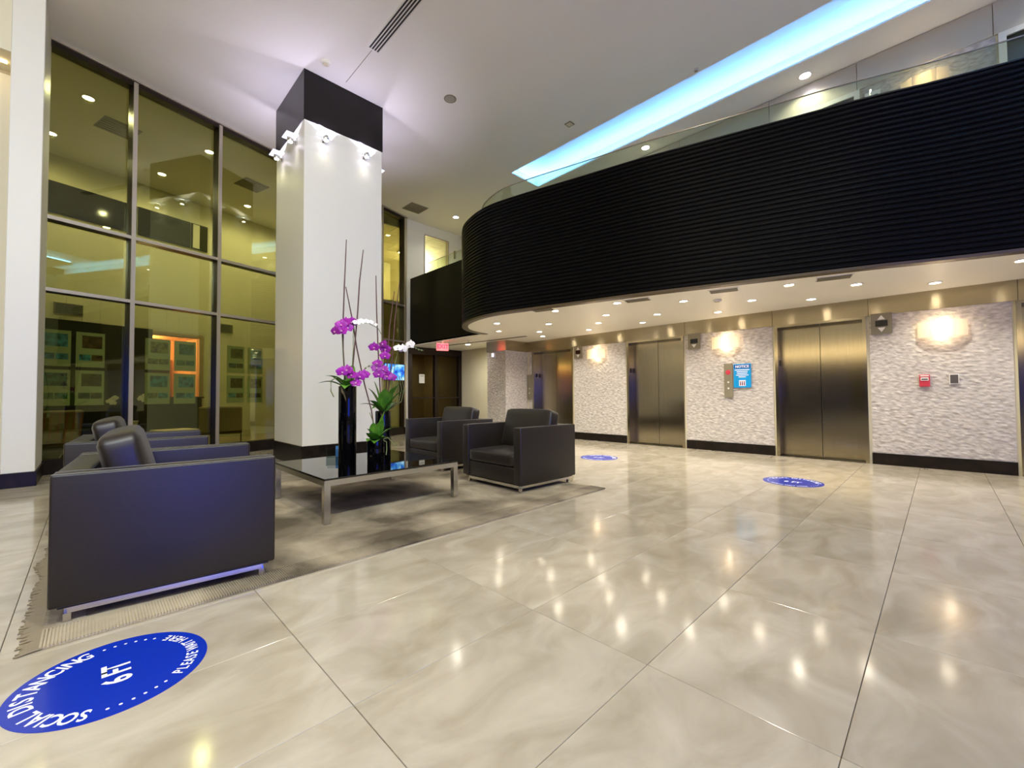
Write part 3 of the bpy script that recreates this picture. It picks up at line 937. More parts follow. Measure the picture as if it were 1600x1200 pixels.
# ------------------------------------------------------------------ mezzanine balcony
edge = [(7.75, -5.8), (7.45, -3.6), (7.05, -2.0), (6.70, -0.65), (6.50, 0.0), (6.31, 0.5), (6.02, 1.47), (5.79, 2.25), (5.58, 2.99), (5.36, 3.96), (5.16, 4.80)]
# rounded nose
nose = [(5.04, 5.42), (5.03, 5.80), (5.10, 6.20), (5.25, 6.62), (5.50, 6.98), (5.80, 7.25), (6.15, 7.40), (6.50, 7.45)]
def smooth_path(pts, per=8):
    out = []
    P = [Vector((p[0], p[1], 0)) for p in pts]
    for i in range(len(P) - 1):
        p0, p1, p2, p3 = P[max(i - 1, 0)], P[i], P[i + 1], P[min(i + 2, len(P) - 1)]
        for k in range(per):
            t = k / per
            q = 0.5 * ((2 * p1) + (p2 - p0) * t + (2 * p0 - 5 * p1 + 4 * p2 - p3) * t * t + (3 * p1 - p0 - 3 * p2 + p3) * t ** 3)
            out.append((q.x, q.y))
    out.append((P[-1].x, P[-1].y))
    return out
path = smooth_path(edge + nose, 6)
full = path + [(6.50, 7.46), (6.50, YF - 0.04)]
def normals(pts):
    res = []
    for i, p in enumerate(pts):
        a = Vector(pts[max(i - 1, 0)])
        b = Vector(pts[min(i + 1, len(pts) - 1)])
        d = (b - a).normalized()
        res.append(Vector((-d.y, d.x)))     # outward = left of travel
    return res
def sheet(pts, prof, name, m, parent, closed=False):
    """sweep a profile [(offset outward, z)] along a plan path"""
    n = normals(pts)
    v, f = [], []
    for p, nn in zip(pts, n):
        for (o_, z) in prof:
            v.append((p[0] + nn.x * o_, p[1] + nn.y * o_, z))
    k = len(prof)
    for i in range(len(pts) - 1):
        for j in range(k - 1):
            f.append((i * k + j, (i + 1) * k + j, (i + 1) * k + j + 1, i * k + j + 1))
    me = bpy.data.meshes.new(name)
    me.from_pydata(v, [], f)
    me.update()
    return ob(name, me, m, parent)
ZT = 4.45
bal = thing('mezzanine_balcony', 'curved mezzanine balcony clad in black horizontal ribs with a glass guard', 'balcony', (0, 0, 0))
prof = []
NR = 32
zr0, zr1 = SOF + 0.02, ZT
for k in range(NR):
    za = zr0 + (zr1 - zr0) * k / NR
    zb = zr0 + (zr1 - zr0) * (k + 1) / NR
    for (u, o_) in ((0.0, 0.0), (0.08, 0.012), (0.3, 0.022), (0.55, 0.022), (0.78, 0.012), (0.84, 0.0)):
        prof.append((o_, za + (zb - za) * u))
prof.append((0.0, zr1))
rb_ = sheet(path, prof, 'ribbed_fascia', M['rib'], bal)
rb_['kind'] = 'stuff'
sheet([(6.50, 7.40), (6.50, 9.0), (6.50, YF - 0.06)], [(0, SOF + 0.02), (0, ZT), (-0.2, ZT)], 'plain_fascia', M['plain'], bal)
sheet(path, [(0.0, ZT), (0.015, ZT + 0.004), (0.015, ZT + 0.02), (-0.25, ZT + 0.02)], 'coping', M['band'], bal)
sheet(path, [(0.0, SOF + 0.025), (0.026, SOF + 0.02), (0.026, SOF - 0.012), (-0.10, SOF - 0.012), (-0.10, SOF)], 'lip', M['lip'], bal)
# soffit slab
poly = [(x, y) for x, y in full] + [(XE - 0.035, YF - 0.04), (XE - 0.035, -5.8)]
MB().poly(poly, SOF, SOF + 0.06).build('soffit', M['soffit'], bal)
ins = [(p[0] - n_.x * 0.12, p[1] - n_.y * 0.12) for p, n_ in zip(path, normals(path))] + [(6.6, 7.6), (6.6, YF - 0.04)]
MB().poly(ins + [(XE - 0.035, YF - 0.04), (XE - 0.035, -5.8)], 3.70, 3.80).build('mezzanine_deck', M['cream'], bal)
# glass guard panels
gpath = [(p[0] - n_.x * 0.40, p[1] - n_.y * 0.40) for p, n_ in zip(path, normals(path))]
gpath = [q for q in gpath if q[1] < 7.0 or q[0] < 6.6]
cuts = [0]
acc = 0
for i in range(1, len(gpath)):
    acc += (Vector(gpath[i]) - Vector(gpath[i - 1])).length
    if acc > 1.55:
        cuts.append(i)
        acc = 0
if cuts[-1] != len(gpath) - 1:
    cuts.append(len(gpath) - 1)
for a, b in zip(cuts[:-1], cuts[1:]):
    seg = gpath[a:b + 1]
    if len(seg) < 2:
        continue
    g = sheet(seg, [(0.006, 3.8), (0.006, 4.93), (-0.006, 4.93), (-0.006, 3.8)], 'guard_pane', M['rail_glass'], bal)
    sheet(seg, [(0.008, 4.925), (0.008, 4.936), (-0.008, 4.936), (-0.008, 4.925)], 'edge', M['alu'], g)
g = MB().box(6.90, 6.912, 7.6, 9.1, 3.8, 4.93).build('guard_pane', M['rail_glass'], bal)
MB().box(6.898, 6.914, 7.6, 9.1, 4.925, 4.936).build('edge', M['alu'], g)
g = MB().box(6.90, 6.912, 9.12, 10.4, 3.8, 4.93).build('guard_pane', M['rail_glass'], bal)
MB().box(6.898, 6.914, 9.12, 10.4, 4.925, 4.936).build('edge', M['alu'], g)
MB().box(6.885, 6.925, 9.08, 9.14, 4.75, 4.96).build('clamp', M['chrome'], bal)

# soffit downlights, rows from the elevators outwards
rowsD = [('row nearest the elevators', [(7.75, 6.75), (7.74, 5.40), (7.76, 4.13), (7.75, 2.70), (7.75, 1.35), (7.80, 0.02), (7.78, -1.40)]),
         ('second row from the elevators', [(7.15, 6.32), (7.15, 4.76), (7.16, 3.53), (7.16, 2.00), (7.14, 0.75), (7.18, -0.66)]),
         ('third row from the elevators', [(6.42, 6.88), (6.50, 5.50), (6.54, 4.19), (6.45, 2.75), (6.52, 1.375)]),
         ('row along the balcony edge', [(5.70, 6.16), (5.58, 4.57), (5.81, 3.52)])]
ordn = ['farthest', 'second farthest', 'third from the far end', 'fourth from the far end', 'fifth from the far end', 'sixth from the far end', 'nearest']
for rn, ptsD in rowsD:
    for k, (x, y) in enumerate(ptsD):
        downlight((x, y, SOF), 'soffit downlight in the %s, %s' % (rn, ordn[k]), 'downlights in the mezzanine soffit', P_SOFFIT, SOFT, M['lens'], 0.055, 130)
downlight((7.44, 9.24, SOF), 'soffit downlight beside the white wall by the exit door', 'downlights in the mezzanine soffit', P_SOFFIT * 2.5, SOFT, M['lens'], 0.07, 176, blend=1.0)
def slot_vent(x, y, w, d, rot, label):
    t = thing('soffit_vent', label, 'vent', (x, y, SOF), rot, 'rectangular vents in the soffit')
    MB().box(-w / 2, w / 2, -d / 2, d / 2, -0.008, 0).build('frame', M['white_plastic'], t)
    MB().box(-w / 2 + 0.02, w / 2 - 0.02, -d / 2 + 0.02, d / 2 - 0.02, -0.010, -0.008).build('duct', M['grille_dark'], t)
    for q in range(7):
        xx = -w / 2 + 0.02 + (w - 0.04) * (q + 0.5) / 7
        MB().box(xx - 0.008, xx + 0.008, -d / 2 + 0.02, d / 2 - 0.02, -0.014, -0.010).build('louvre', M['grille'], t)
for (x, y, lab) in ((5.36, 4.66, 'soffit vent near the rounded end of the balcony'), (5.86, 3.20, 'soffit vent second from the rounded balcony end'), (6.20, 2.08, 'soffit vent third from the rounded balcony end'), (6.52, 0.90, 'soffit vent nearest the right edge of the picture')):
    slot_vent(x, y, 0.22, 0.38, R(14), lab)
ss = thing('linear_diffuser', 'dark linear slot diffuser in the soffit near the exit sign', 'vent', (7.28, 8.64, SOF), math.atan2(3.23, -0.35))
MB().box(-1.62, 1.62, -0.03, 0.03, -0.006, 0).build('slot', M['grille_dark'], ss)
MB().box(-1.64, 1.64, -0.04, -0.03, -0.008, 0).build('frame', M['grille'], ss)
MB().box(-1.64, 1.64, 0.03, 0.04, -0.008, 0).build('frame', M['grille'], ss)
def smoke(x, y, z, label, r=0.06):
    t = thing('smoke_detector', label, 'smoke detector', (x, y, z))
    MB().lathe([(r, 0), (r, -0.015), (r * 0.85, -0.03)], n=20).build('base', M['white_plastic'], t, False)
    MB().lathe([(r * 0.6, -0.03), (r * 0.5, -0.042)], n=20).build('sensor', M['cream'], t)
smoke(6.75, 2.36, SOF, 'round white smoke detector in the elevator soffit')
smoke(2.49, 6.53, CEIL, 'yellowed smoke detector on the ceiling in front of the column', 0.07)
def sprinkler(x, y, z, label):
    t = thing('sprinkler_head', label, 'sprinkler', (x, y, z))
    MB().lathe([(0.04, 0), (0.04, -0.006), (0.012, -0.01), (0.012, -0.03)], n=14).build('escutcheon', M['white_plastic'], t)
    MB().lathe([(0.025, -0.03), (0.025, -0.034)], n=14).build('deflector', M['chrome'], t)
sprinkler(6.72, 2.60, CEIL, 'small sprinkler head on the ceiling beside the blue-lit cove')
sprinkler(6.95, 8.6, SOF, 'white sprinkler head in the soffit beside the exit sign')
# ceiling speaker, access plate, slot diffuser, square vent, ceiling seam
t = thing('ceiling_speaker', 'round flush ceiling speaker right of the column', 'speaker', (4.34, 5.85, CEIL))
MB().lathe([(0.105, 0), (0.105, -0.006), (0.09, -0.008)], n=28).build('rim', M['grille'], t)
MB().lathe([(0.088, -0.008), (0.07, -0.010)], n=28).build('grille', mat('speaker_grille', (168, 162, 144), 0.6), t)
t = thing('access_plate', 'small square plate on the ceiling above the balcony', 'plate', (6.37, 4.83, CEIL))
MB().box(-0.07, 0.07, -0.07, 0.07, -0.008, 0).build('plate', M['grille'], t)
MB().box(-0.05, 0.05, -0.05, 0.05, -0.014, -0.008).build('insert', M['cream'], t)
sd = thing('slot_diffuser', 'white slot diffuser with four dark slots at the top edge of the ceiling', 'vent', (2.90, 5.0, CEIL))
MB().box(-0.09, 0.09, -1.2, 0.8, -0.006, 0).build('frame', M['white_plastic'], sd)
for k in range(4):
    xx = -0.06 + k * 0.04
    MB().box(xx - 0.011, xx + 0.011, -1.19, 0.785, -0.008, -0.006).build('slot', M['grille_dark'], sd)
struct(MB().box(2.885, 2.893, 5.82, 6.72, CEIL - 0.002, CEIL).build('trim_1', M['grille']), 'thin seam in the ceiling between slot diffuser and column')
square_grille(6.22, 9.98, CEIL, 0.52, 0.50, 0, 'square grey ceiling vent between column and mezzanine', n=7)

# added downlights high above the lobby, unseen, to light the near floor
for x, wx in ((-2.6, 'the pillar side'), (-0.2, 'the nearest armchair side'), (2.2, 'the table side'), (4.6, 'the balcony side')):
    for y, wy in ((-4.6, 'rear row by the entrance wall'), (-1.0, 'middle row'), (1.9, 'front row by the rug')):
        downlight((x, y, CEIL), 'added unseen high lobby downlight on %s, %s' % (wx, wy), 'added high downlights above the open lobby floor', P_HALL, NEUTRAL, M['lens'], 0.09, 150, blend=0.9)

# added unseen spotlights washing the pillar and column from the entrance side
tk = thing('added_light_track', 'added unseen black track carrying four spotlights above the entrance side', 'light track', (-1.0, -1.9, CEIL))
MB().box(-3.2, 3.2, -0.02, 0.02, -0.035, 0.0).build('rail', M['black_plastic'], tk)
MB().box(-3.3, -3.2, -0.03, 0.03, -0.05, 0.0).build('feed_box', M['black_plastic'], tk)
for x, lc, lab in ((-3.6, (0.74, 0.83, 1.0), 'added spotlight at the end nearest the pillar side'), (-1.9, (0.9, 0.96, 0.95), 'added spotlight second from the pillar side'), (-0.2, (1.0, 0.99, 0.84), 'added spotlight third from the pillar side'), (1.5, (1.0, 0.98, 0.78), 'added spotlight at the end nearest the table side')):
    t = thing('added_spotlight', lab, 'spotlight', (x, -1.9, CEIL - 0.035), 0, 'added spotlights on the unseen ceiling track')
    MB().box(-0.012, 0.012, -0.012, 0.012, -0.10, 0.0).build('stem', M['black_plastic'], t)
    tilt = R(62)
    Mx = Matrix.Translation((0, 0, -0.14)) @ Matrix.Rotation(tilt, 4, 'X')
    MB().lathe([(0.05, 0.09), (0.06, 0.07), (0.06, -0.09), (0.055, -0.09)], n=18, M=Mx).build('can', M['black_plastic'], t)
    MB().lathe([(0.054, -0.091), (0.04, -0.093)], n=18, M=Mx).build('lens', M['lens_cool'], t)
    lamp('SPOT', P_ADDED_SPOT, lc, tuple(Mx @ Vector((0, 0, -0.13))), t, 0.12, (tilt, 0, 0), R(125), 1.0)

# upper level: wall cladding above the mezzanine
uw = sempty('wall_upper', 'upper wall with plain header panels and split stone above the mezzanine')
hy = [-4.0, -2.3, -0.60, 0.80, 2.0, 3.6, 4.85, 6.3, 7.9, 10.7]
for a, b in zip(hy[:-1], hy[1:]):
    MB().box(XE - 0.03, XE, a + 0.004, b - 0.004, 5.76, 6.19).build('header_panel', mat('upper_panel', (196, 188, 168), 0.35) if a == -4.0 else bpy.data.materials['upper_panel'], uw)
for (a, b), sd_ in zip(((-0.62, 0.74), (2.02, 3.58), (4.86, 6.3)), (61, 67, 71)):
    ob('stone_panel', stone_mesh(b - a, 1.94, 0.03, seed=sd_), M['stone'], uw, loc=(XE, a, 3.82))
def upper_door(n, c, h, lab):
    d = sempty('door_%d' % n, lab, (XE, c, 3.82))
    for sy in (-1, 1):
        MB().box(-0.05, 0.0, min(sy * h, sy * (h - 0.07)), max(sy * h, sy * (h - 0.07)), 0, 1.93).build('jamb', M['white_paint'], d)
    MB().box(-0.05, 0.0, -h + 0.07, h - 0.07, 1.86, 1.93).build('head_jamb', M['white_paint'], d)
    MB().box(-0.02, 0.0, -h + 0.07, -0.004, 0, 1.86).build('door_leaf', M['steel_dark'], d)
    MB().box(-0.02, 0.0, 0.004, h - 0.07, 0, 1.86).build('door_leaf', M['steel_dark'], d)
upper_door(7, 1.39, 0.62, 'dark upper-floor elevator doors in a white frame')
upper_door(8, -1.26, 0.62, 'dark upper-floor opening in a white frame at the right edge')
upper_door(9, 4.22, 0.62, 'dark upper-floor elevator doors behind the glass guard')
sconce(0.06, 5.45, 'glowing box sconce on the upper level behind the glass guard')
us = thing('wall_sign', 'small white sign with a dark triangle on the upper stone wall', 'sign', (XE - 0.03, 0.62, 5.52))
MB().box(-0.012, 0, -0.09, 0.09, -0.12, 0.12).build('board', M['white_plastic'], us)
b = MB()
b.v = [(-0.016, -0.06, 0.06), (-0.016, 0.06, 0.06), (-0.016, 0, -0.06), (-0.012, -0.06, 0.06), (-0.012, 0.06, 0.06), (-0.012, 0, -0.06)]
b.f = [(0, 1, 2), (3, 4, 5), (0, 1, 4, 3), (1, 2, 5, 4), (2, 0, 3, 5)]
b.build('triangle', M['grille_dark'], us)
for (x, y, lab) in ((8.12, 1.42, 'upper-level ceiling downlight above the third elevator'), (8.12, 4.2, 'upper-level ceiling downlight above the second elevator'), (7.38, 9.69, 'upper-level ceiling downlight near the far wall opening'), (8.12, -1.4, 'upper-level ceiling downlight above the elevator at the right edge')):
    downlight((x, y, CEIL), lab, 'upper-level ceiling downlights', P_UPPER, NEUTRAL, M['lens_cool'], 0.075, 140)

# ------------------------------------------------------------------ far wall, exit doors, upper opening
m = MB()
m.box(6.43, XE, YF, YF + 0.2, SOF, 3.8)
m.box(6.43, 7.0, YF, YF + 0.2, 3.8, CEIL)
m.box(7.90, XE, YF, YF + 0.2, 3.8, CEIL)
m.box(7.0, 7.90, YF, YF + 0.2, 5.90, CEIL)
m.box(6.36, 6.46, YF, YF + 0.2, 0, SOF)
m.box(XE - 0.02, XE, YF, YF + 0.2, 0, SOF)
struct(m.build('wall_far', M['white_paint']), 'white far wall above the exit doors')
fr = MB()
fr.box(7.0, 7.03, YF - 0.02, YF + 0.1, 3.8, 5.90).box(7.87, 7.90, YF - 0.02, YF + 0.1, 3.8, 5.90).box(7.03, 7.87, YF - 0.02, YF + 0.1, 5.87, 5.90)
w3 = sempty('window_3', 'glazed upper opening into a bright room on the far wall')
fr.build('frame', M['alu'], w3)
MB().box(7.03, 7.87, YF + 0.05, YF + 0.056, 3.8, 5.87).build('pane', M['rail_glass'], w3)
m = MB().box(5.5, 9.5, YF + 3.4, YF + 3.5, 3.8, 6.0).box(5.5, 5.6, YF + 0.2, YF + 3.4, 3.8, 6.0).box(9.4, 9.5, YF + 0.2, YF + 3.4, 3.8, 6.0).box(5.5, 9.5, YF + 0.2, YF + 3.5, 3.7, 3.8)
struct(m.build('wall_room', M['cream']), 'bright room behind the upper opening')
rc = sempty('ceiling_room', 'panelled ceiling of the bright upper room')
for i in range(6):
    for j in range(5):
        MB().box(5.6 + i * 0.64, 5.6 + i * 0.64 + 0.625, YF + 0.22 + j * 0.64, YF + 0.22 + j * 0.64 + 0.625, 5.95, 5.97).build('ceiling_panel', M['cream'], rc)
MB().box(5.5, 9.5, YF + 0.2, YF + 3.5, 5.97, 6.0).build('ceiling_grid', M['grille'], rc)
tl = thing('ceiling_troffer', 'bright fluorescent light in the upper room behind the far wall', 'light', (7.95, YF + 1.9, 5.9))
MB().box(-0.7, 0.7, -0.12, 0.12, 0.0, 0.045).build('housing', M['white_plastic'], tl)
MB().box(-0.66, 0.66, -0.09, 0.09, -0.012, 0.0).build('lens', M['lens'], tl)
lamp('POINT', 60, (1, 0.93, 0.74), (0, 0, -0.2), tl, 0.2)
# exit doors
d5 = sempty('door_5', 'dark bronze glass exit doors at the far end')
DX0, DX1 = 6.46, 8.38
for (a, b) in ((DX0, DX0 + 0.12), (DX1 - 0.12, DX1), (7.36, 7.48)):
    MB().box(a, b, YF - 0.03, YF + 0.1, 0, 2.32).build('jamb', M['bronze'], d5)
MB().box(DX0, DX1, YF - 0.03, YF + 0.1, 2.30, SOF).build('header', M['bronze'], d5)
for (a, b) in ((DX0 + 0.12, 7.36), (7.48, DX1 - 0.12)):
    MB().box(a, b, YF, YF + 0.05, 0, 0.2).build('bottom_rail', M['bronze'], d5)
    MB().box(a, b, YF - 0.06, YF - 0.02, 1.0, 1.04).build('push_bar', M['bronze'], d5)
    MB().box(a, b, YF + 0.02, YF + 0.03, 0.2, 2.30).build('pane', M['door_glass'], d5)
pn = thing('paper_notice', 'pale paper notice taped to the left exit door', 'notice', (6.92, YF - 0.0, 1.45))
MB().box(-0.09, 0.09, -0.006, 0.012, 0, 0.26).build('sheet', M['paper'], pn)
MB().box(-0.06, 0.06, -0.008, -0.006, 0.2, 0.22).build('heading', M['grille'], pn)
# exit sign
ex = thing('exit_sign', 'glowing red exit sign hanging from the soffit before the exit doors', 'exit sign', (6.52, 9.15, SOF), R(-20))
MB().box(-0.02, 0.02, -0.015, 0.015, -0.05, 0).build('stem', M['white_plastic'], ex)
ob('housing', rbox_mesh('housing', -0.16, 0.16, -0.022, 0.022, -0.25, -0.05, 0.006), M['exit_face'], ex)
ob('lettering', join_meshes([(text_mesh('EXIT', 0.15, 0, 0.004), Matrix.Translation((0, -0.024, -0.15)) @ Matrix.Rotation(math.pi / 2, 4, 'X'))], 'lettering'), M['exit'], ex)
lamp('POINT', 0.5, (1, 0.08, 0.1), (0, -0.08, -0.15), ex, 0.05)

# wall screen at the right end of the window wall
def screen_mat():
    m = bpy.data.materials.new('screen_picture')
    m.use_nodes = True
    nt = m.node_tree
    b = nt.nodes['Principled BSDF']
    tc = nt.nodes.new('ShaderNodeTexCoord')
    nz = nt.nodes.new('ShaderNodeTexNoise')
    nz.inputs['Scale'].default_value = 6.0
    nz.inputs['Detail'].default_value = 3.0
    r = nt.nodes.new('ShaderNodeValToRGB')
    r.color_ramp.elements[0].position = 0.38
    r.color_ramp.elements[0].color = lin((8, 60, 190))
    r.color_ramp.elements[1].position = 0.66
    r.color_ramp.elements[1].color = lin((190, 236, 255))
    e = r.color_ramp.elements.new(0.5)
    e.color = lin((44, 150, 232))
    nt.links.new(tc.outputs['Object'], nz.inputs['Vector'])
    nt.links.new(nz.outputs['Fac'], r.inputs['Fac'])
    nt.links.new(r.outputs['Color'], b.inputs['Emission Color'])
    b.inputs['Base Color'].default_value = (0, 0, 0, 1)
    b.inputs['Emission Strength'].default_value = 1.0
    return m
tv = thing('wall_screen', 'flat screen showing a blue picture at the right end of the window wall', 'screen', tuple(MW @ Vector((6.68, -0.10, 1.5))), ang0)
ob('casing', rbox_mesh('casing', -0.43, 0.33, -0.03, 0.03, 0.0, 0.46, 0.006, 1), M['black_plastic'], tv)
MB().box(-0.415, 0.315, -0.033, -0.03, 0.015, 0.445).build('picture', screen_mat(), tv)
MB().box(-0.1, 0.1, 0.03, 0.05, 0.15, 0.3).build('bracket', M['black_plastic'], tv)

# ------------------------------------------------------------------ rug
rg = thing('area_rug', 'worn taupe area rug with ribbed border under the seating group', 'rug', (2.0, 4.3, 0))
RX0, RX1, RY0, RY1 = -0.14, 4.17, 2.70, 5.88
nx, ny = 90, 66
v, f = [], []
for j in range(ny + 1):
    for i in range(nx + 1):
        x, y = RX0 + (RX1 - RX0) * i / nx, RY0 + (RY1 - RY0) * j / ny
        e = 0.0 if i in (0, nx) or j in (0, ny) else 1.0
        v.append((x - 2.0, y - 4.3, 0.0025 + e * (0.006 + 0.003 * noise.noise(Vector((x * 9, y * 9, 0))))))
for j in range(ny):
    for i in range(nx):
        a = j * (nx + 1) + i
        f.append((a, a + 1, a + nx + 2, a + nx + 1))
b0 = len(v)
v += [(RX0 - 2, RY0 - 4.3, 0.0005), (RX1 - 2, RY0 - 4.3, 0.0005), (RX1 - 2, RY1 - 4.3, 0.0005), (RX0 - 2, RY1 - 4.3, 0.0005)]
f.append((b0 + 3, b0 + 2, b0 + 1, b0))
me = bpy.data.meshes.new('pile')
me.from_pydata(v, [], f)
me.update()
ob('pile', me, M['rug'], rg, True)
# woven ribs along the near edge and left border (many fine cords)
mm = MB()
y = RY0 + 0.004
x = RX0
while x < RX1 - 0.01:
    mm.box(x - 2.0, x + 0.007 - 2.0, RY0 - 4.3 + 0.003, RY0 - 4.3 + 0.20, 0.004, 0.0118)
    x += 0.0115
yy = RY0 + 0.2
while yy < RY1:
    mm.box(RX0 - 2.0, RX0 + 0.14 - 2.0, yy - 4.3, yy + 0.007 - 4.3, 0.004, 0.0118)
    yy += 0.0115
o = mm.build('rib_border', M['rug'], rg)
o['kind'] = 'stuff'
mm = MB()
yy = RY0 + 0.005
while yy < RY1 - 0.01:
    ln = 0.055 + 0.05 * noise.noise(Vector((0, yy * 3.1, 4))) + 0.02 * random.random()
    dy = random.uniform(-0.012, 0.012)
    mm.tube([(RX0 - 2.0 + 0.01, yy - 4.3, 0.006), (RX0 - 2.0 - ln * 0.5, yy - 4.3 + dy, 0.007), (RX0 - 2.0 - ln, yy - 4.3 + dy * 2, 0.004)], [0.006, 0.006, 0.003], 4)
    yy += 0.0085
o = mm.build('fringe', M['fringe'], rg)
o['kind'] = 'stuff'

# ------------------------------------------------------------------ armchairs
def make_armchair():
    t = thing('armchair', '', 'armchair')
    D, W, T, ZB, Z1 = 0.92, 1.04, 0.115, 0.10, 0.712
    hx, hy = D / 2, W / 2
    ob('arm', rbox_mesh('arm', -hx, hx, -hy, -hy + T, ZB, Z1, 0.012, 3), M['leather'], t, True)
    ob('arm', rbox_mesh('arm', -hx, hx, hy - T, hy, ZB, Z1, 0.012, 3), M['leather'], t, True)
    ob('back', rbox_mesh('back', -hx + 0.002, -hx + 0.125, -hy + T + 0.001, hy - T - 0.001, ZB, Z1 - 0.002, 0.012, 3), M['leather'], t, True)
    ob('seat_base', rbox_mesh('seat_base', -hx + 0.126, hx - 0.012, -hy + T + 0.001, hy - T - 0.001, ZB + 0.005, 0.275, 0.012, 3), M['leather'], t, True)
    ob('seat_cushion', rbox_mesh('seat_cushion', -hx + 0.13, hx - 0.006, -hy + T + 0.006, hy - T - 0.006, 0.277, 0.420, 0.028, 3, puff=0.012), M['leather'], t, True)
    ob('back_cushion', rbox_mesh('back_cushion', -0.085, 0.085, -hy + T + 0.012, hy - T - 0.012, -0.25, 0.235, 0.035, 3, puff=0.016), M['leather'], t, True, loc=(-hx + 0.27, 0, 0.645), rot=(0, R(-14), 0))
    # piping along the arm tops
    for sy in (-1, 1):
        mm = MB()
        for e in (hy - 0.004, hy - T + 0.004):
            mm.tube([(-hx + 0.006, sy * e, Z1 - 0.002), (hx - 0.006, sy * e, Z1 - 0.002)], 0.004, 6)
        mm.build('piping', M['leather'], t)
    # steel base
    i_x, i_y = 0.06, 0.07
    mm = MB()
    for sy in (-1, 1):
        mm.box(-hx + i_x, hx - i_x, sy * (hy - i_y) - 0.014, sy * (hy - i_y) + 0.014, 0.052, 0.086)
    for sx in (-1, 1):
        mm.box(sx * (hx - i_x) - 0.014, sx * (hx - i_x) + 0.014, -hy + i_y + 0.014, hy - i_y - 0.014, 0.052, 0.086)
    mm.build('base_frame', M['chrome'], t)
    for sx in (-1, 1):
        for sy in (-1, 1):
            MB().box(sx * (hx - i_x) - 0.014, sx * (hx - i_x) + 0.014, sy * (hy - i_y) - 0.014, sy * (hy - i_y) + 0.014, 0.0130, 0.052).build('leg', M['chrome'], t)
    MB().box(-hx + 0.03, hx - 0.03, -hy + 0.03, hy - 0.03, 0.086, 0.102).build('underside', M['black_plastic'], t)
    return t
ch = make_armchair()
spots = [((0.375, 3.35), -5, 'dark leather armchair nearest the camera with its blue-sheened side toward us'),
         ((0.36, 5.28), -5, 'dark leather armchair behind the nearest armchair, beside the window'),
         ((3.74, 3.67), 178, 'dark brown leather armchair on the right corner of the rug, facing the table'),
         ((3.93, 5.36), 177, 'dark brown leather armchair behind the right-hand one, toward the exit')]
for k, ((x, y), a, lab) in enumerate(spots):
    o = ch if k == 0 else copy_tree(ch)
    o.location = (x, y, 0)
    o.rotation_euler = (0, 0, R(a))
    o['label'] = lab
    o['group'] = 'leather armchairs around the low table'

# ------------------------------------------------------------------ low table
TBX0, TBX1, TBY0, TBY1, TZ = 1.375, 2.745, 3.585, 4.925, 0.385
tb = thing('coffee_table', 'low square table with black glass top and chrome frame', 'table', ((TBX0 + TBX1) / 2, (TBY0 + TBY1) / 2, 0))
hx, hy = (TBX1 - TBX0) / 2, (TBY1 - TBY0) / 2
ob('glass_top', rbox_mesh('glass_top', -hx, hx, -hy, hy, TZ - 0.014, TZ, 0.002, 1), M['black_glass'], tb)
lw = 0.052
for sy in (-1, 1):
    MB().box(-hx + lw, hx - lw, min(sy * hy, sy * (hy - 0.03)), max(sy * hy, sy * (hy - 0.03)), TZ - 0.062, TZ - 0.015).build('rail', M['chrome'], tb)
for sx in (-1, 1):
    MB().box(min(sx * hx, sx * (hx - 0.03)), max(sx * hx, sx * (hx - 0.03)), -hy + lw, hy - lw, TZ - 0.062, TZ - 0.015).build('rail', M['chrome'], tb)
    for sy in (-1, 1):
        MB().box(min(sx * hx, sx * (hx - lw)), max(sx * hx, sx * (hx - lw)), min(sy * hy, sy * (hy - lw)), max(sy * hy, sy * (hy - lw)), 0.0130, TZ - 0.015).build('leg', M['chrome'], tb)
# brochure holder
bh = thing('brochure_holder', 'clear acrylic holder with blue brochures at the rear of the table', 'brochure holder', (2.0, 4.80, TZ), R(-35))
mm = MB()
mm.box(-0.13, 0.13, -0.03, -0.027, 0.0, 0.09).box(-0.13, 0.13, 0.027, 0.03, 0.0, 0.13).box(-0.13, 0.13, -0.027, 0.027, 0.0, 0.003).box(-0.13, -0.127, -0.027, 0.027, 0.003, 0.1).box(0.127, 0.13, -0.027, 0.027, 0.003, 0.1)
mm.build('tray', M['acrylic'], bh)
for k in range(4):
    MB().box(-0.03 + k * 0.04, 0.005 + k * 0.04, -0.02 + k * 0.008, -0.016 + k * 0.008, 0.004, 0.125).build('brochure', [mat('brochure_blue', (90, 150, 205), 0.4), mat('brochure_pale', (190, 215, 235), 0.4), bpy.data.materials.get('brochure_blue'), bpy.data.materials.get('brochure_pale')][k] if k < 2 else bpy.data.materials[('brochure_blue', 'brochure_pale')[k % 2]], bh)

# ------------------------------------------------------------------ vases and orchids
def vase(x, y, z1, r, label):
    t = thing('cylinder_vase', label, 'vase', (x, y, TZ), 0, 'black cylinder vases on the table')
    h = z1 - TZ
    MB().lathe([(r * 0.97, 0), (r, 0.006), (r, h - 0.006), (r * 0.98, h), (r * 0.9, h), (r * 0.88, h - 0.05)], n=40).build('body', M['vase'], t, True)
    MB().lathe([(r * 0.87, h - 0.05), (r * 0.6, h - 0.045)], n=24).build('moss', M['root'], t)
    return t
V1, V2, V3 = (1.87, 4.28), (2.09, 4.10), (2.36, 4.46)
vase(*V1, 1.17, 0.086, 'tallest black cylinder vase, left of the three on the table')
vase(*V2, 0.63, 0.085, 'shortest black cylinder vase, in front with only leaves above its rim')
vase(*V3, 0.90, 0.085, 'mid-height black cylinder vase at the back right of the table')

CF = Vector((-0.68, -0.72, 0.12))     # general facing of blooms toward the room
def jit(s=0.5):
    return CF + Vector((random.uniform(-s, s), random.uniform(-s, s), random.uniform(-0.3, 0.3)))
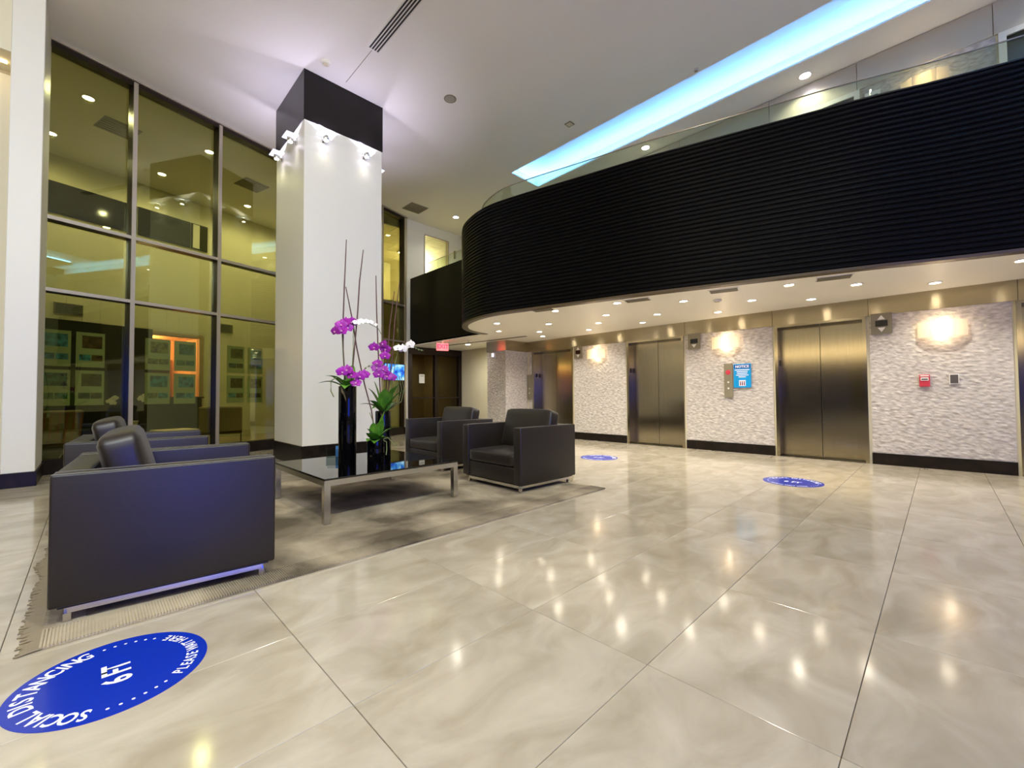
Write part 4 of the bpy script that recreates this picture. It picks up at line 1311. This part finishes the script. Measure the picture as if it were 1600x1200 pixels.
# plant in the tall vase
p1 = thing('orchid_plant', 'orchid with purple blooms and an arching white spray in the tallest vase', 'orchid', (0, 0, 0))
for pts in ([(1.86, 4.30, 2.69), (1.84, 4.30, 2.18), (1.83, 4.30, 1.85), (1.83, 4.30, 1.55), (1.85, 4.28, 1.14)],
            [(1.86, 4.31, 2.20), (1.94, 4.33, 1.87), (1.99, 4.33, 1.57), (2.06, 4.30, 1.20), (2.09, 4.20, 0.92), (2.10, 4.12, 0.60)],
            [(2.02, 4.25, 2.61), (1.98, 4.25, 2.27), (1.96, 4.25, 1.93), (1.93, 4.25, 1.59), (1.90, 4.27, 1.14)]):
    MB().tube(pts, [0.0045] + [0.007] * (len(pts) - 1), 6).build('stake', M['stem'], p1)
MB().tube([(1.89, 4.25, 1.15), (1.91, 4.24, 1.55), (1.90, 4.22, 1.76), (1.95, 4.2, 1.82), (2.06, 4.2, 1.83), (2.16, 4.2, 1.79), (2.20, 4.19, 1.72)], 0.004, 5).build('flower_stem', M['root'], p1)
MB().tube([(1.84, 4.28, 1.15), (1.82, 4.28, 1.5), (1.80, 4.26, 1.72), (1.74, 4.24, 1.74)], 0.004, 5).build('flower_stem', M['root'], p1)
for (x, y, z) in [(1.73, 4.25, 1.72), (1.785, 4.22, 1.725), (1.79, 4.25, 1.79), (1.845, 4.23, 1.765), (1.83, 4.25, 1.82), (1.90, 4.25, 1.83)]:
    petal_flower('flower', M['purple'], p1, (x, y, z), random.uniform(0.06, 0.068), jit())
for k, (x, y, z) in enumerate([(1.93, 4.2, 1.825), (1.975, 4.2, 1.84), (2.03, 4.2, 1.845), (2.08, 4.2, 1.84), (2.13, 4.2, 1.82)]):
    petal_flower('flower', M['orchid_white'], p1, (x, y, z), 0.047 - 0.004 * k, jit(0.3) + Vector((0.1, 0, 0.3)))
for (x, y, z) in [(1.77, 4.18, 1.31), (1.815, 4.17, 1.33), (1.865, 4.17, 1.28), (1.905, 4.16, 1.20), (1.95, 4.17, 1.27), (2.0, 4.18, 1.29)]:
    petal_flower('flower', M['purple'], p1, (x, y, z), random.uniform(0.06, 0.07), jit())
for tip, w in (((1.62, 4.22, 1.27), 0.035), ((1.60, 4.36, 1.20), 0.03), ((1.76, 4.10, 1.14), 0.05), ((1.96, 4.36, 1.40), 0.045), ((2.02, 4.40, 1.24), 0.04), ((1.80, 4.15, 1.22), 0.05)):
    leaf(p1, (V1[0], V1[1], 1.14), tip, w * 1.35, 0.05)
MB().tube([(1.82, 4.26, 1.18), (1.74, 4.22, 1.26), (1.67, 4.20, 1.22), (1.665, 4.19, 1.12), (1.69, 4.18, 1.06)], 0.006, 6).build('air_root', M['root'], p1)
# plant in the mid vase
p3 = thing('orchid_plant', 'orchid with cascading purple blooms and large white blooms in the mid-height vase', 'orchid', (0, 0, 0))
for pts in ([(2.29, 4.5, 2.44), (2.30, 4.5, 2.01), (2.32, 4.5, 1.57), (2.34, 4.5, 1.21), (2.35, 4.48, 0.88)],
            [(2.55, 4.55, 2.31), (2.49, 4.55, 1.89), (2.45, 4.53, 1.51), (2.40, 4.49, 0.88)],
            [(2.56, 4.45, 2.41), (2.50, 4.45, 1.95), (2.46, 4.45, 1.43), (2.38, 4.45, 0.88)]):
    MB().tube(pts, [0.0045] + [0.007] * (len(pts) - 1), 6).build('stake', M['stem'], p3)
MB().tube([(2.36, 4.45, 0.88), (2.34, 4.44, 1.3), (2.33, 4.43, 1.6), (2.30, 4.42, 1.67), (2.24, 4.42, 1.62)], 0.004, 5).build('flower_stem', M['root'], p3)
MB().tube([(2.34, 4.43, 1.28), (2.24, 4.41, 1.42), (2.16, 4.4, 1.40), (2.10, 4.4, 1.36)], 0.003, 5).build('flower_stem', M['root'], p3)
MB().tube([(2.38, 4.45, 0.88), (2.46, 4.45, 1.21), (2.51, 4.44, 1.5), (2.56, 4.44, 1.64), (2.63, 4.44, 1.68), (2.72, 4.43, 1.66), (2.80, 4.43, 1.63), (2.88, 4.43, 1.62)], 0.004, 5).build('flower_stem', M['root'], p3)
for (x, y, z) in [(2.23, 4.42, 1.61), (2.33, 4.40, 1.65), (2.36, 4.41, 1.60), (2.35, 4.40, 1.52), (2.27, 4.42, 1.43), (2.26, 4.42, 1.38), (2.33, 4.40, 1.37), (2.35, 4.40, 1.33), (2.28, 4.41, 1.31), (2.37, 4.39, 1.29), (2.43, 4.40, 1.28)]:
    petal_flower('flower', M['purple'], p3, (x, y, z), random.uniform(0.06, 0.07), jit())
for (x, y, z), s in (((2.51, 4.39, 1.62), 0.06), ((2.57, 4.39, 1.615), 0.065), ((2.67, 4.39, 1.67), 0.07)):
    petal_flower('flower', M['orchid_white'], p3, (x, y, z), s, jit(0.3))
for (x, y, z) in ((2.74, 4.43, 1.65), (2.77, 4.43, 1.64), (2.81, 4.43, 1.625), (2.85, 4.43, 1.62), (2.16, 4.4, 1.395), (2.12, 4.4, 1.37)):
    o = MB().lathe([(0.002, -0.012), (0.010, -0.004), (0.010, 0.006), (0.002, 0.014)], 0, 0, 8).build('bud', M['root'], p3, True)
    o.location = (x, y, z)
for tip, w in (((2.12, 4.38, 1.02), 0.035), ((2.14, 4.30, 0.93), 0.03), ((2.30, 4.30, 1.15), 0.05), ((2.44, 4.34, 1.17), 0.055), ((2.50, 4.46, 1.14), 0.05), ((2.56, 4.50, 0.98), 0.05), ((2.38, 4.30, 1.12), 0.055), ((2.46, 4.38, 1.0), 0.05), ((2.20, 4.50, 1.16), 0.04), ((2.56, 4.34, 1.14), 0.042), ((2.49, 4.30, 1.22), 0.04), ((2.28, 4.52, 1.24), 0.04), ((2.08, 4.46, 0.98), 0.028)):
    leaf(p3, (V3[0], V3[1], 0.88), tip, w * 1.35, 0.05)
for k in range(6):
    dx = 0.03 * k
    MB().tube([(2.40, 4.50, 0.88), (2.50 + dx, 4.56, 1.0), (2.52 + dx * 1.1, 4.56, 1.15), (2.50 + dx, 4.56, 1.3)], 0.004, 5).build('grass_blade', M['root'], p3)
# plant in the short vase
p2 = thing('orchid_plant', 'leafy orchid without blooms in the shortest vase', 'orchid', (0, 0, 0))
for tip, w in (((1.96, 4.02, 0.70), 0.05), ((2.00, 3.96, 0.60), 0.05), ((2.10, 3.98, 0.66), 0.045), ((2.18, 4.08, 0.92), 0.05), ((2.04, 4.06, 0.80), 0.045), ((2.24, 4.02, 0.74), 0.04), ((2.25, 4.06, 0.62), 0.04), ((2.00, 4.12, 0.74), 0.05), ((2.12, 4.0, 0.84), 0.05), ((1.94, 4.0, 0.62), 0.045)):
    leaf(p2, (V2[0], V2[1], 0.61), tip, w * 1.35, 0.03)
MB().tube([(2.12, 4.05, 0.62), (2.17, 4.00, 0.64), (2.22, 3.98, 0.58), (2.27, 3.98, 0.55)], 0.005, 5).build('air_root', M['root'], p2)
MB().tube([(2.13, 4.04, 0.62), (2.15, 3.99, 0.60), (2.15, 3.985, 0.52), (2.14, 3.98, 0.47)], 0.005, 5).build('air_root', M['root'], p2)
MB().tube([(2.08, 4.09, 0.6), (2.06, 4.1, 0.8), (2.03, 4.12, 0.9)], 0.004, 5).build('flower_stem', M['root'], p2)

# ------------------------------------------------------------------ floor stickers
def arc_text(body, rad, centre, spread, inward, size, xs=1.0):
    """letters along a circle; centre angle in degrees measured in sticker space (up = +Y)"""
    items = []
    adv = []
    for c_ in body:
        adv.append(0.42 if c_ == ' ' else (0.34 if c_ == 'I' else (0.95 if c_ in 'WM' else 0.72)))
    tot = sum(adv)
    pos = 0
    for c_, a_ in zip(body, adv):
        u = (pos + a_ / 2) / tot - 0.5
        pos += a_
        if c_ == ' ':
            continue
        ang = R(centre) - R(spread) * u * (1 if not inward else -1)
        me = text_mesh(c_, size, 0, size * 0.022)
        rot = ang - math.pi / 2 + (math.pi if inward else 0)
        Mx = Matrix.Translation((rad * math.cos(ang), rad * math.sin(ang), 0)) @ Matrix.Rotation(rot, 4, 'Z') @ Matrix.Diagonal((xs, 1, 1, 1))
        items.append((me, Mx))
    return items
def sticker(x, y, r, ang, label):
    t = thing('floor_sticker', label, 'floor sticker', (x, y, 0.0), ang, 'blue distancing stickers on the floor')
    MB().lathe([(r, 0.0002), (r, 0.0014)], n=96).build('disc', M['blue'], t)
    k = r / 0.29
    items = arc_text('SOCIAL DISTANCING', 0.236 * k, 90, 150, False, 0.079 * k, 0.78)
    items += arc_text('PLEASE WAIT HERE', 0.242 * k, 270, 92, True, 0.054 * k, 0.72)
    for ch_, xx in (('6', -0.058), ('F', 0.012), ('T', 0.052)):
        items.append((text_mesh(ch_, 0.115 * k, 0, 0.003 * k), Matrix.Translation((xx * k, -0.01 * k, 0)) @ Matrix.Diagonal((0.85, 1, 1, 1))))
    for me, Mx in items:
        me.transform(Matrix.Translation((0, 0, 0.0017)) @ Mx)
        ob('letter', me, M['white_vinyl'], t)
    for s in (-1, 1):
        for q in range(6):
            a = R(270 + s * (56 + q * 8.0))
            rr = 0.240 * k
            MB().lathe([(0.0055 * k, 0.0014), (0.0055 * k, 0.0018)], rr * math.cos(a), rr * math.sin(a), 8).build('dot', M['white_vinyl'], t)
    return t
sticker(0.082, 2.27, 0.29, R(90), 'blue round distancing sticker nearest the camera beside the rug')
sticker(6.03, 1.285, 0.31, R(-90), 'blue round distancing sticker before the elevator left of the fire alarm')
sticker(6.155, 4.12, 0.31, R(-90), 'pale blue round distancing sticker beyond the right-hand armchair')
